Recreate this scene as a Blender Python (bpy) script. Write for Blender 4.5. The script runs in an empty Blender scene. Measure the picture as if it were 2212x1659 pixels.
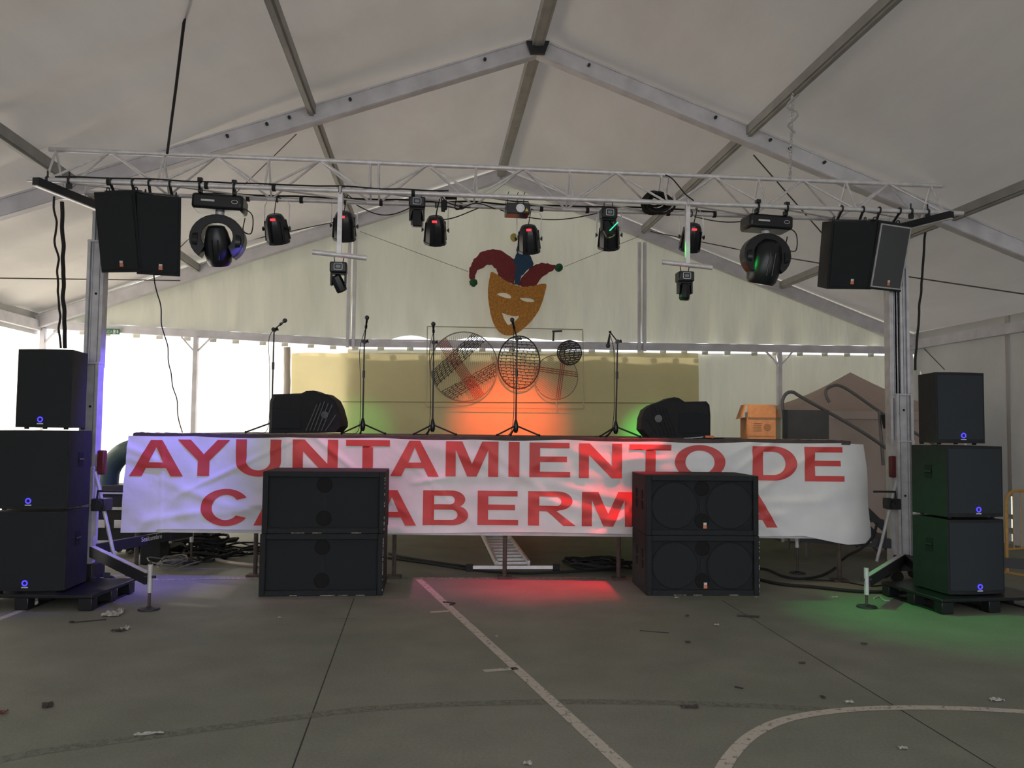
import bpy, math, random
from mathutils import Vector, Matrix, geometry, noise
PI = math.pi
random.seed(7)
C = bpy.context.scene.collection
sc = bpy.context.scene
V = Vector

# ---------------------------------------------------------------- camera
FPX = 1790.0
cam_d = bpy.data.cameras.new('camera'); cam = bpy.data.objects.new('camera', cam_d); C.objects.link(cam)
cam_d.sensor_width = 36.0; cam_d.lens = FPX / 2212.0 * 36.0; cam_d.clip_end = 200
CAM = V((0, 0, 1.65))
CR = Matrix.Rotation(math.radians(90 + 3.07), 4, 'X') @ Matrix.Rotation(math.radians(0.65), 4, 'Z')
cam.matrix_world = Matrix.Translation(CAM) @ CR
sc.camera = cam

# ---------------------------------------------------------------- view, world, sun
sc.view_settings.view_transform = 'Standard'; sc.view_settings.look = 'None'
sc.view_settings.exposure = 0.0; sc.view_settings.gamma = 1.0; sc.view_settings.use_curve_mapping = False
sc.cycles.use_denoising = True
sc.cycles.max_bounces = 8; sc.cycles.diffuse_bounces = 5; sc.cycles.transmission_bounces = 5
sc.cycles.transparent_max_bounces = 10; sc.cycles.sample_clamp_indirect = 6.0
w = bpy.data.worlds.new('sky'); sc.world = w; w.use_nodes = True
bg = w.node_tree.nodes['Background']; bg.inputs[0].default_value = (0.93, 0.95, 1.0, 1); bg.inputs[1].default_value = 2.6
def lamp(name, kind, loc, target, color, energy, **kw):
    d = bpy.data.lights.new(name, kind); o = bpy.data.objects.new(name, d); C.objects.link(o)
    d.color = color; d.energy = energy; o.location = loc
    o.rotation_euler = (V(target) - V(loc)).to_track_quat('-Z', 'Y').to_euler()
    for k, v in kw.items(): setattr(d, k, v)
    return o
lamp('sun', 'SUN', (-20, 8, 14), (0, 2, 0), (1.0, 0.93, 0.82), 7.0, angle=math.radians(3))

# ---------------------------------------------------------------- pixel rays (2212 x 1659 frame)
def ray(px, py):
    return (CR.to_3x3() @ V(((px - 1106) / FPX, -(py - 829.5) / FPX, -1))).normalized()
def at(px, py, Y):
    d = ray(px, py); return CAM + d * (Y / d.y)
def onz(px, py, z=0.0):
    d = ray(px, py); return CAM + d * ((z - CAM.z) / d.z)
# tent frame: origin under the rear ridge, wv across, av towards the audience
# (c, s, z) are module units of the frame: 1 unit = 1.19 m, heights measured the same way above eye level
KT = 1.19; TO = V((-0.25, 14.256, 0)); wv = V((0.9952, 0.0975, 0)); av = V((0.0975, -0.9952, 0))
def TP(c, s, z): return TO + (wv * c + av * s) * KT + V((0, 0, z if z < 1.65 else 1.65 + (z - 1.65) * KT))
def onwall(px, py, off=0.0):
    d = ray(px, py); p0 = TO + av * off
    return CAM + d * ((p0 - CAM).dot(av) / d.dot(av))
def cc(p): return (p - TO).dot(wv) / KT

# ---------------------------------------------------------------- helpers
def lin(r, g, b):
    f = lambda c: (c / 255) / 12.92 if c <= 10 else (((c / 255) + 0.055) / 1.055) ** 2.4
    return (f(r), f(g), f(b), 1)
def mat(name, col, rough=0.6, metal=0.0, spec=0.5, var=0.0, vscale=6.0, bump=0.0, bscale=30.0, coat=0.0):
    m = bpy.data.materials.new(name); m.use_nodes = True; nt = m.node_tree; b = nt.nodes['Principled BSDF']
    b.inputs['Base Color'].default_value = col; b.inputs['Roughness'].default_value = rough
    b.inputs['Metallic'].default_value = metal; b.inputs['Specular IOR Level'].default_value = spec
    b.inputs['Coat Weight'].default_value = coat
    tc = nt.nodes.new('ShaderNodeTexCoord')
    if var:
        n = nt.nodes.new('ShaderNodeTexNoise'); n.inputs['Scale'].default_value = vscale; n.inputs['Detail'].default_value = 6
        nt.links.new(tc.outputs['Object'], n.inputs['Vector'])
        mr = nt.nodes.new('ShaderNodeMapRange'); mr.inputs[1].default_value = 0.3; mr.inputs[2].default_value = 0.7
        mr.inputs[3].default_value = 1 - var; mr.inputs[4].default_value = 1 + var
        mx = nt.nodes.new('ShaderNodeMix'); mx.data_type = 'RGBA'; mx.blend_type = 'MULTIPLY'; mx.inputs[0].default_value = 1
        mx.inputs[6].default_value = col
        nt.links.new(n.outputs[0], mr.inputs[0]); nt.links.new(mr.outputs[0], mx.inputs[7]); nt.links.new(mx.outputs[2], b.inputs['Base Color'])
    if bump:
        n = nt.nodes.new('ShaderNodeTexNoise'); n.inputs['Scale'].default_value = bscale; n.inputs['Detail'].default_value = 4
        nt.links.new(tc.outputs['Object'], n.inputs['Vector'])
        bp = nt.nodes.new('ShaderNodeBump'); bp.inputs['Strength'].default_value = bump; bp.inputs['Distance'].default_value = 0.02
        nt.links.new(n.outputs[0], bp.inputs['Height']); nt.links.new(bp.outputs[0], b.inputs['Normal'])
    return m
def emis(name, col, s):
    m = bpy.data.materials.new(name); m.use_nodes = True; b = m.node_tree.nodes['Principled BSDF']
    b.inputs['Base Color'].default_value = (0.02, 0.02, 0.02, 1); b.inputs['Emission Color'].default_value = col; b.inputs['Emission Strength'].default_value = s
    return m
def fabric(name, dif, trans, bump=0.4, bs=1.2, stretch=(1, 1, 1), stain=0.12, gloss=0.05, detail=3):
    """diffuse + translucent sheet with soft creases and dirt"""
    m = bpy.data.materials.new(name); m.use_nodes = True; nt = m.node_tree; nt.nodes.clear()
    N = nt.nodes.new; L = nt.links.new
    out = N('ShaderNodeOutputMaterial'); tc = N('ShaderNodeTexCoord'); mp = N('ShaderNodeMapping'); mp.inputs['Scale'].default_value = stretch
    L(tc.outputs['Object'], mp.inputs['Vector'])
    n = N('ShaderNodeTexNoise'); n.inputs['Scale'].default_value = bs; n.inputs['Detail'].default_value = detail; L(mp.outputs[0], n.inputs['Vector'])
    bp = N('ShaderNodeBump'); bp.inputs['Strength'].default_value = bump; bp.inputs['Distance'].default_value = 0.15; L(n.outputs[0], bp.inputs['Height'])
    n2 = N('ShaderNodeTexNoise'); n2.inputs['Scale'].default_value = 0.9; n2.inputs['Detail'].default_value = 8; n2.inputs['Roughness'].default_value = 0.65; L(mp.outputs[0], n2.inputs['Vector'])
    mr = N('ShaderNodeMapRange'); mr.inputs[1].default_value = 0.3; mr.inputs[2].default_value = 0.7; mr.inputs[3].default_value = 1 - stain; mr.inputs[4].default_value = 1 + stain * 0.6
    L(n2.outputs[0], mr.inputs[0])
    def tint(col):
        mx = N('ShaderNodeMix'); mx.data_type = 'RGBA'; mx.blend_type = 'MULTIPLY'; mx.inputs[0].default_value = 1
        mx.inputs[6].default_value = (*col, 1); L(mr.outputs[0], mx.inputs[7]); return mx.outputs[2]
    d = N('ShaderNodeBsdfDiffuse'); L(tint(dif), d.inputs[0]); L(bp.outputs[0], d.inputs['Normal'])
    t = N('ShaderNodeBsdfTranslucent'); L(tint(trans), t.inputs[0]); L(bp.outputs[0], t.inputs['Normal'])
    a = N('ShaderNodeAddShader'); L(d.outputs[0], a.inputs[0]); L(t.outputs[0], a.inputs[1])
    g = N('ShaderNodeBsdfGlossy'); g.inputs['Roughness'].default_value = 0.45; L(bp.outputs[0], g.inputs['Normal'])
    fr = N('ShaderNodeMixShader'); fr.inputs[0].default_value = gloss; L(a.outputs[0], fr.inputs[1]); L(g.outputs[0], fr.inputs[2])
    L(fr.outputs[0], out.inputs[0])
    return m

INV = {}
class MB:
    """collects geometry and links it as one mesh object"""
    def __init__(s): s.v = []; s.f = []; s.mi = []; s.cur = 0
    def add(s, vs, fs):
        o = len(s.v); s.v += [V(p) for p in vs]; s.f += [tuple(i + o for i in f) for f in fs]; s.mi += [s.cur] * len(fs); return s
    def box(s, c, size, M=None):
        x, y, z = [k / 2 for k in size]; c = V(c)
        vs = [V((a * x, b * y, d * z)) for a in (-1, 1) for b in (-1, 1) for d in (-1, 1)]
        if M is not None: vs = [M.to_3x3() @ p for p in vs]
        return s.add([p + c for p in vs], [(0, 1, 3, 2), (4, 6, 7, 5), (0, 4, 5, 1), (2, 3, 7, 6), (0, 2, 6, 4), (1, 5, 7, 3)])
    def bar(s, p0, p1, wd, ht, up=V((0, 0, 1))):
        p0 = V(p0); p1 = V(p1); d = (p1 - p0).normalized(); sd = d.cross(up)
        if sd.length < 1e-4: sd = d.cross(V((0, 1, 0)))
        sd.normalize(); u = sd.cross(d).normalized()
        vs = [p + sd * (a * wd / 2) + u * (b * ht / 2) for p in (p0, p1) for a, b in ((-1, -1), (1, -1), (1, 1), (-1, 1))]
        return s.add(vs, [(0, 1, 2, 3), (7, 6, 5, 4), (0, 4, 5, 1), (1, 5, 6, 2), (2, 6, 7, 3), (3, 7, 4, 0)])
    def cyl(s, p0, p1, r0, r1=None, n=12):
        r1 = r0 if r1 is None else r1; p0 = V(p0); p1 = V(p1); d = (p1 - p0).normalized()
        a = d.cross(V((0, 0, 1)));  a = a if a.length > 1e-3 else d.cross(V((0, 1, 0))); a.normalize(); b = d.cross(a)
        vs = []
        for p, r in ((p0, r0), (p1, r1)):
            vs += [p + (a * math.cos(2 * PI * i / n) + b * math.sin(2 * PI * i / n)) * r for i in range(n)]
        return s.add(vs, [tuple(range(n)), tuple(range(2 * n - 1, n - 1, -1))] + [(i, i + n, (i + 1) % n + n, (i + 1) % n) for i in range(n)])
    def tube(s, pts, r, n=8, closed=False):
        pts = [V(p) for p in pts]; m = len(pts); prev = None; vs = []
        for i, p in enumerate(pts):
            if closed: t = pts[(i + 1) % m] - pts[i - 1]
            else: t = pts[min(i + 1, m - 1)] - pts[max(i - 1, 0)]
            t.normalize()
            if prev is None:
                a = t.cross(V((0, 0, 1))); a = a if a.length > 1e-3 else t.cross(V((0, 1, 0)))
            else: a = prev - t * prev.dot(t)
            a.normalize(); prev = a; b = t.cross(a)
            vs += [p + (a * math.cos(2 * PI * k / n) + b * math.sin(2 * PI * k / n)) * r for k in range(n)]
        fs = []
        for i in range(m if closed else m - 1):
            j = (i + 1) % m
            fs += [(i * n + k, i * n + (k + 1) % n, j * n + (k + 1) % n, j * n + k) for k in range(n)]
        if not closed: fs += [tuple(range(n - 1, -1, -1)), tuple((m - 1) * n + k for k in range(n))]
        return s.add(vs, fs)
    def lathe(s, prof, p0, d, n=20, sx=1.0):
        """prof: (distance along d, radius)"""
        p0 = V(p0); d = V(d).normalized(); a = d.cross(V((0, 0, 1))); a = a if a.length > 1e-3 else V((1, 0, 0)); a.normalize(); b = d.cross(a)
        vs = []
        for t, r in prof: vs += [p0 + d * t + (a * math.cos(2 * PI * i / n) * sx + b * math.sin(2 * PI * i / n)) * r for i in range(n)]
        m = len(prof)
        fs = [(j * n + i, j * n + (i + 1) % n, (j + 1) * n + (i + 1) % n, (j + 1) * n + i) for j in range(m - 1) for i in range(n)]
        return s.add(vs, fs + [tuple(range(n - 1, -1, -1)), tuple((m - 1) * n + i for i in range(n))])
    def ball(s, c, r, n=12, sq=(1, 1, 1), jit=0):
        c = V(c); vs = []; m = n // 2
        for j in range(m + 1):
            th = PI * j / m
            for i in range(n):
                ph = 2 * PI * i / n; rr = r * (1 + random.uniform(-jit, jit))
                vs.append(c + V((rr * sq[0] * math.sin(th) * math.cos(ph), rr * sq[1] * math.sin(th) * math.sin(ph), rr * sq[2] * math.cos(th))))
        return s.add(vs, [(j * n + i, (j + 1) * n + i, (j + 1) * n + (i + 1) % n, j * n + (i + 1) % n) for j in range(m) for i in range(n)])
    def prism(s, loop, holes, off):
        """extrude 3-D polygon (list of Vectors) with holes by vector off"""
        loops = [[V(p) for p in loop]] + [[V(p) for p in h] for h in holes]
        tri = geometry.tessellate_polygon(loops); flat = [p for l in loops for p in l]; n = len(flat); off = V(off)
        fs = [tuple(t) for t in tri] + [tuple(i + n for i in reversed(t)) for t in tri]
        k = 0
        for l in loops:
            m = len(l); fs += [(k + i, k + (i + 1) % m, k + (i + 1) % m + n, k + i + n) for i in range(m)]; k += m
        return s.add(flat + [p + off for p in flat], fs)
    def grid(s, fn, nu, nv, thick=None):
        vs = [fn(i / nu, j / nv) for j in range(nv + 1) for i in range(nu + 1)]
        return s.add(vs, [(j * (nu + 1) + i, j * (nu + 1) + i + 1, (j + 1) * (nu + 1) + i + 1, (j + 1) * (nu + 1) + i) for j in range(nv) for i in range(nu)])
    def build(s, name, m, parent=None, bevel=0.0, smooth=35, label=None, kind=None):
        me = bpy.data.meshes.new(name); vs = s.v
        rt = parent
        while rt is not None and rt.parent is not None: rt = rt.parent
        if rt is not None and rt.name in INV: I = INV[rt.name]; vs = [I @ p for p in vs]
        me.from_pydata([tuple(p) for p in vs], [], s.f)
        ms = m if isinstance(m, (list, tuple)) else [m]
        for k in ms: me.materials.append(k)
        if len(ms) > 1: me.polygons.foreach_set('material_index', s.mi)
        me.validate(); me.update()
        import bmesh
        bm = bmesh.new(); bm.from_mesh(me); bmesh.ops.recalc_face_normals(bm, faces=bm.faces); bm.to_mesh(me); bm.free()
        if smooth: me.shade_smooth(); me.set_sharp_from_angle(angle=math.radians(smooth))
        o = bpy.data.objects.new(name, me); C.objects.link(o)
        if parent is not None: o.parent = parent
        if bevel:
            b = o.modifiers.new('bevel', 'BEVEL'); b.width = bevel; b.segments = 2; b.limit_method = 'ANGLE'; b.angle_limit = math.radians(50)
        if label: o['label'] = label
        if kind: o['kind'] = kind
        return o
KEEP = []
def thing(name, label, cat, M=(0, 0, 0), group=None, world=False):
    """Empty at the base. M: location or matrix. world=True: children are given in world coordinates"""
    o = bpy.data.objects.new(name, None); C.objects.link(o)
    if not isinstance(M, Matrix): M = Matrix.Translation(V(M))
    o.matrix_world = M; o.empty_display_size = 0.1
    o['label'] = label; o['category'] = cat
    if group: o['group'] = group
    KEEP.append(o)
    if world: INV[o.name] = M.inverted()
    return o
def tag(o, label, cat, group=None):
    o['label'] = label; o['category'] = cat
    if group: o['group'] = group
    return o
def kids(o): return [c for c in list(bpy.data.objects) if c.parent == o]
def dup(root, M=None, label=None):
    def cp(o, p):
        c = o.copy(); C.objects.link(c)
        if p is not None: c.parent = p
        for k in kids(o): cp(k, c)
        return c
    r = cp(root, None)
    if M is not None: r.matrix_world = M if isinstance(M, Matrix) else Matrix.Translation(V(M))
    if label: r['label'] = label
    return r
def struct(mb, name, m, **k):
    o = mb.build(name, m, **k); o['kind'] = 'structure'; return o
def T(x, y, z): return Matrix.Translation((x, y, z))
def RZ(a): return Matrix.Rotation(math.radians(a), 4, 'Z')
def RX(a): return Matrix.Rotation(math.radians(a), 4, 'X')
def RY(a): return Matrix.Rotation(math.radians(a), 4, 'Y')
def curve(pts, n=10):
    """Catmull-Rom through points"""
    pts = [V(p) for p in pts]; P = [pts[0] * 2 - pts[1]] + pts + [pts[-1] * 2 - pts[-2]]; out = []
    for i in range(1, len(P) - 2):
        for k in range(n):
            t = k / n; a, b, c, d = P[i - 1:i + 3]
            out.append(0.5 * ((2 * b) + (c - a) * t + (2 * a - 5 * b + 4 * c - d) * t * t + (3 * b - a - 3 * c + d) * t ** 3))
    return out + [pts[-1]]

# ---------------------------------------------------------------- materials
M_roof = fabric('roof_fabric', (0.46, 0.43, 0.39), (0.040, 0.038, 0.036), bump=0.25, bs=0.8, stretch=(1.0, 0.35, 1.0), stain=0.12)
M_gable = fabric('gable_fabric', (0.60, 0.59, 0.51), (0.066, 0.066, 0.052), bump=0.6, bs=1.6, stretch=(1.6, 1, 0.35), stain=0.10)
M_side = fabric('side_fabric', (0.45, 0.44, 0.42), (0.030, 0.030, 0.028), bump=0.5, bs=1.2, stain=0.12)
M_win = fabric('sheer_pvc', (0.10, 0.095, 0.085), (0.93, 0.87, 0.77), bump=0.15, stain=0.05)
M_tarp = fabric('tarp_fabric', (0.36, 0.33, 0.20), (0.30, 0.26, 0.15), bump=0.25, bs=1.5, stain=0.08, gloss=0.02)
M_curt = fabric('curtain_cloth', (0.45, 0.41, 0.36), (0.16, 0.14, 0.12))
M_brown = fabric('brown_canvas', (0.42, 0.33, 0.28), (0.045, 0.035, 0.03), bump=0.3)
M_alu = mat('aluminium', (0.74, 0.72, 0.73, 1), 0.45, 0.35, var=0.12, vscale=14)
M_aluw = mat('dull_aluminium', (0.56, 0.55, 0.57, 1), 0.5, 0.25, var=0.15, vscale=9)
M_purlin = mat('purlin_metal', (0.33, 0.32, 0.30, 1), 0.6, 0.1, var=0.12, vscale=5)
M_frame = mat('tent_frame_metal', (0.62, 0.60, 0.63, 1), 0.6, 0.05, var=0.12, vscale=5)
M_dark = mat('dark_steel', (0.03, 0.03, 0.035, 1), 0.5, 0.3)
M_blk = mat('black_paint', (0.010, 0.0115, 0.0135, 1), 0.8, var=0.25, vscale=12, bump=0.2, bscale=160)
M_blkg = mat('black_plastic', (0.010, 0.011, 0.014, 1), 0.32)
M_grille = mat('black_grille', (0.0095, 0.012, 0.0145, 1), 0.8, bump=0.35, bscale=420)
M_grille_haze = mat('hazed_grille', (0.021, 0.027, 0.034, 1), 0.75, bump=0.35, bscale=420)  # paler copy of the black grille, haze and reflected light put into its colour
M_grilleg = mat('grey_grille', (0.075, 0.078, 0.085, 1), 0.6, bump=0.3, bscale=420)
M_hole = mat('dark_hole', (0.004, 0.004, 0.005, 1), 0.9)
M_rub = mat('rubber', (0.012, 0.012, 0.012, 1), 0.8)
M_scuff = mat('scuffed_wood', (0.35, 0.30, 0.24, 1), 0.8, var=0.5, vscale=40)
M_white = mat('white_paint', (0.6, 0.6, 0.58, 1), 0.6, var=0.2, vscale=25)
M_orange = mat('orange_badge', (0.75, 0.2, 0.08, 1), 0.5)
M_red = mat('red_plastic', (0.13, 0.014, 0.018, 1), 0.5)
M_ban = mat('banner_white', (0.78, 0.77, 0.77, 1), 0.55, var=0.10, vscale=1.5, bump=0.35, bscale=5)
M_let = mat('banner_red', (0.60, 0.055, 0.05, 1), 0.5, var=0.12, vscale=2, bump=0.35, bscale=5)
M_ply = mat('plywood_edge', (0.07, 0.05, 0.045, 1), 0.8, var=0.3, vscale=10)
M_led_b = emis('blue_led', (0.07, 0.05, 0.95, 1), 1.6)
M_led_r = emis('red_display', (1.0, 0.03, 0.04, 1), 2.2)
M_led_g = emis('green_lens', (0.03, 1.0, 0.35, 1), 2.0)
M_card = mat('cardboard', (0.52, 0.27, 0.13, 1), 0.8, var=0.12, vscale=20)
M_green = mat('green_plastic', (0.045, 0.085, 0.07, 1), 0.6)
M_lens = mat('glass_lens', (0.02, 0.02, 0.05, 1), 0.1, coat=1.0)
# ================================================================ SETTING
def floor_mat():
    m = bpy.data.materials.new('court_paint'); m.use_nodes = True; nt = m.node_tree; N = nt.nodes.new; L = nt.links.new
    b = nt.nodes['Principled BSDF']; b.inputs['Roughness'].default_value = 0.72; b.inputs['Specular IOR Level'].default_value = 0.3
    tc = N('ShaderNodeTexCoord')
    def nz(sc_, det, lo, hi, a, bb):
        n = N('ShaderNodeTexNoise'); n.inputs['Scale'].default_value = sc_; n.inputs['Detail'].default_value = det; L(tc.outputs['Object'], n.inputs['Vector'])
        r = N('ShaderNodeMapRange'); r.inputs[1].default_value = lo; r.inputs[2].default_value = hi; r.inputs[3].default_value = a; r.inputs[4].default_value = bb
        L(n.outputs[0], r.inputs[0]); return r.outputs[0]
    def mul(a, bv):
        x = N('ShaderNodeMix'); x.data_type = 'RGBA'; x.blend_type = 'MULTIPLY'; x.inputs[0].default_value = 1; L(a, x.inputs[6]); L(bv, x.inputs[7]); return x.outputs[2]
    mx = N('ShaderNodeMix'); mx.data_type = 'RGBA'; mx.inputs[6].default_value = (0.192, 0.200, 0.158, 1); mx.inputs[7].default_value = (0.232, 0.226, 0.190, 1)
    L(nz(0.35, 5, 0.35, 0.65, 0, 1), mx.inputs[0])
    c = mul(mul(mx.outputs[2], nz(2.2, 8, 0.3, 0.7, 0.88, 1.08)), nz(60, 3, 0.3, 0.7, 0.9, 1.08))
    L(c, b.inputs['Base Color'])
    bp = N('ShaderNodeBump'); bp.inputs['Strength'].default_value = 0.15; bp.inputs['Distance'].default_value = 0.004
    n = N('ShaderNodeTexNoise'); n.inputs['Scale'].default_value = 180; L(tc.outputs['Object'], n.inputs['Vector']); L(n.outputs[0], bp.inputs['Height']); L(bp.outputs[0], b.inputs['Normal'])
    return m
fl = MB(); fl.grid(lambda u, v: V((-30 + 60 * u, -20 + 60 * v, 0)), 4, 4); floor = struct(fl, 'floor', floor_mat(), smooth=0)

def worn(name, col, thr=0.42):
    m = bpy.data.materials.new(name); m.use_nodes = True; nt = m.node_tree; N = nt.nodes.new; L = nt.links.new
    b = nt.nodes['Principled BSDF']; b.inputs['Base Color'].default_value = col; b.inputs['Roughness'].default_value = 0.75
    tc = N('ShaderNodeTexCoord'); n = N('ShaderNodeTexNoise'); n.inputs['Scale'].default_value = 22; n.inputs['Detail'].default_value = 9; n.inputs['Roughness'].default_value = 0.75
    L(tc.outputs['Object'], n.inputs['Vector']); r = N('ShaderNodeMapRange'); r.inputs[1].default_value = thr - 0.06; r.inputs[2].default_value = thr + 0.06; L(n.outputs[0], r.inputs[0]); L(r.outputs[0], b.inputs['Alpha'])
    return m
M_line = worn('court_line_paint', (0.50, 0.455, 0.39, 1), 0.405)
M_line2 = worn('faint_line_paint', (0.42, 0.38, 0.33, 1), 0.47)
M_oldline = worn('old_dark_line', (0.172, 0.175, 0.140, 1), 0.45)
M_joint = mat('joint_gap', (0.03, 0.03, 0.028, 1), 0.9)
def strip(name, pts, wd, m, z=0.002, label=None):
    mb = MB(); L_, R_ = [], []
    for i, p in enumerate(pts):
        t = (pts[min(i + 1, len(pts) - 1)] - pts[max(i - 1, 0)]).normalized(); n = V((-t.y, t.x, 0))
        L_.append(V((p.x, p.y, z)) + n * wd / 2); R_.append(V((p.x, p.y, z)) - n * wd / 2)
    k = len(pts); mb.add(L_ + R_, [(i, i + 1, k + i + 1, k + i) for i in range(k - 1)])
    return mb.build(name, m, floor, label=label)
def ext(a, b, e): d = (b - a).normalized(); return b + d * e
A_, B_ = onz(905, 1252), onz(1340, 1650)
strip('court_line', [A_, ext(A_, B_, 1.5)], 0.075, M_line, label='long diagonal worn white court line')
strip('court_line', [onz(928, 1323), onz(972, 1320)], 0.06, M_line)
strip('court_line', [onz(1045, 1450), onz(1118, 1444)], 0.06, M_line)
strip('court_line', [onz(80, 1256), onz(560, 1249), onz(1345, 1249)], 0.055, M_line2)
strip('court_line', [onz(-40, 1352), onz(0, 1337), onz(50, 1318)], 0.07, M_line)
arc = [onz(*p) for p in ((1545, 1690), (1580, 1632), (1625, 1588), (1690, 1557), (1780, 1539), (1900, 1530), (2050, 1530), (2212, 1538), (2330, 1552))]
strip('court_circle', curve(arc, 8), 0.075, M_line, label='curved worn white court line')
darc = [onz(*p) for p in ((-60, 1655), (100, 1622), (330, 1590), (560, 1560), (800, 1531), (1050, 1519), (1300, 1516), (1500, 1520), (1700, 1528), (1800, 1536))]
strip('court_circle', curve(darc, 6), 0.09, M_oldline, z=0.0015, label='faint dark painted-over court arc')
for a, b, e in (((765, 1292), (632, 1659), 2), ((1560, 1297), (2150, 1659), 2)):
    strip('expansion_joint', [onz(*a), ext(onz(*a), onz(*b), e)], 0.008, M_joint, z=0.001)
strip('expansion_joint', [onz(718, 1336), onz(768, 1336)], 0.008, M_joint, z=0.001)

HW = 6.35
def roofz(c): return 5.46 - 0.36 * abs(c)
def beamz(c):   # top edge of the rear eave beam
    K = ((-6.6, 3.06), (-2.1, 2.885), (2.1, 2.92), (6.6, 2.95))
    for (a, za), (b, zb) in zip(K, K[1:]):
        if c <= b: return za + (zb - za) * (c - a) / (b - a)
    return K[-1][1]
def nz3(x, y, z): return noise.noise(V((x, y, z)))
rf = MB()
for sgn in (-1, 1):
    def f(u, v):
        c = sgn * (HW + 0.12) * u; s = -0.12 + 14.7 * v
        sag = 0.05 * math.sin(PI * ((s % 4.2) / 4.2)) * math.sin(PI * u) ** 0.5 if s > 0 else 0
        dz = -sag + 0.03 * nz3(c * 0.5, s * 0.9, sgn) * math.sin(PI * u)
        # pulled folds near the left end of the lighting truss
        q = TP(c, s, 0); dd = math.hypot(c + 4.3, (s - 4.0) * 0.8)
        if sgn < 0: dz += 0.10 * math.exp(-dd * 0.5) * math.sin(7 * (s - 0.25 * c))
        return TP(c, s, roofz(c) + dz)
    rf.grid(f, 60, 150)
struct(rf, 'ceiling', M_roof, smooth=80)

# gable cloth in three bays between the uprights, folds gathered at the lower hem
gb = MB()
for c0, c1 in ((-HW, -2.1), (-2.1, 2.1), (2.1, HW)):
    def f(u, v, c0=c0, c1=c1):
        c = c0 + (c1 - c0) * u; zb = beamz(c) + 0.012; zt = roofz(c) - 0.02
        if c0 == -2.1:   # hem rides up off the beam in places
            for cm, wd_, h in ((-1.25, 0.28, 0.055), (-0.2, 0.42, 0.05), (0.45, 0.35, 0.04), (1.0, 0.3, 0.025)):
                zb += h * max(0, 1 - ((c - cm) / wd_) ** 2)
            if abs(c) < 0.10: zt -= 0.10
        z = zb + max(zt - zb, 0.0) * v
        a = 0.055 * (1 - v) ** 2 if c0 != -2.1 else 0.045 * (1 - v) ** 3
        slope = 0.30 if c0 == -2.1 else -0.12
        q = c + slope * (z - zb)
        s = 0.03 + a * (0.6 * math.sin(q * 13 + 2 * nz3(q * 2, 0, 3)) + nz3(q * 5, z * 0.8, 1)) + 0.03 * nz3(q * 1.1, z * 0.7, 9)
        return TP(c, s, z)
    gb.grid(f, 90, 24)
# lower rear wall from the sheer bays to the right corner, hem laced just below the beam
def flo(u, v):
    c = -2.15 + (HW + 2.15) * u; zt = beamz(c) - 0.126; z = zt * v
    return TP(c, 0.0 + 0.035 * nz3(c * 1.4 + z * 0.8, z * 0.9, 4) + 0.02 * math.sin((c + 0.55 * z) * 5) * (1 if 3 < c < 4.6 else .3), z)
gb.grid(flo, 100, 30)
wb = struct(gb, 'wall_back', M_gable, smooth=80)

# sheer panels at the left of the rear wall and at the back of the left wall
def sheer(name, fn, nu=20, nv=20):
    mb = MB(); mb.grid(fn, nu, nv); return struct(mb, name, M_win, smooth=80)
cL = [-HW, -4.24, -2.12]
sheer('window_1', lambda u, v: TP(cL[0] + (cL[1] - cL[0]) * u, 0.02 * nz3(u * 4, v * 3, 0), (beamz(-5.3) - 0.14) * v))
sheer('window_2', lambda u, v: TP(cL[1] + 0.02 + (cL[2] - cL[1]) * u, 0.02 * nz3(u * 4, v * 3, 5), (beamz(-3.2) - 0.14) * v))
sheer('window_3', lambda u, v: TP(-HW, 0.03 + 4.1 * u, 2.83 * v))
# lacing tabs closing the light gap under the beam
tb = MB(); c = -6.1
while c < 6.3:
    tb.box(TP(c, 0.02, beamz(c) - 0.125), (0.11, 0.012, 0.06)); c += random.uniform(0.30, 0.44)
struct(tb, 'trim_1', M_gable, smooth=0)
wl = MB(); wl.grid(lambda u, v: TP(-HW, 4.15 + 10.4 * u, 3.165 * v), 30, 8)
wl.grid(lambda u, v: TP(-HW, 0.02 + 4.15 * u, 2.86 + 0.30 * v), 10, 2)
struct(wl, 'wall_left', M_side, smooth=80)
wr = MB(); g0 = 2.1
wr.grid(lambda u, v: TP(HW, 0.0 + (g0 - 0.012) * u, 3.165 * v) + wv * 0.02 * nz3(u * 5, v * 3, 2), 30, 16)
wr.grid(lambda u, v: TP(HW, g0 + 0.012 + 12.4 * u, 3.165 * v) + wv * 0.03 * nz3(u * 16, v * 3, 7), 60, 16)
for z0, z1 in ((0, 0.05), (0.16, 0.25), (0.38, 0.45), (0.72, 1.65)):
    wr.box(TP(HW - 0.01, g0, (z0 + z1) / 2), (0.012, 0.10, z1 - z0))
wr.box(TP(HW - 0.01, g0, 2.4), (0.012, 0.10, 1.8))
struct(wr, 'wall_right', M_side, smooth=80)

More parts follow.
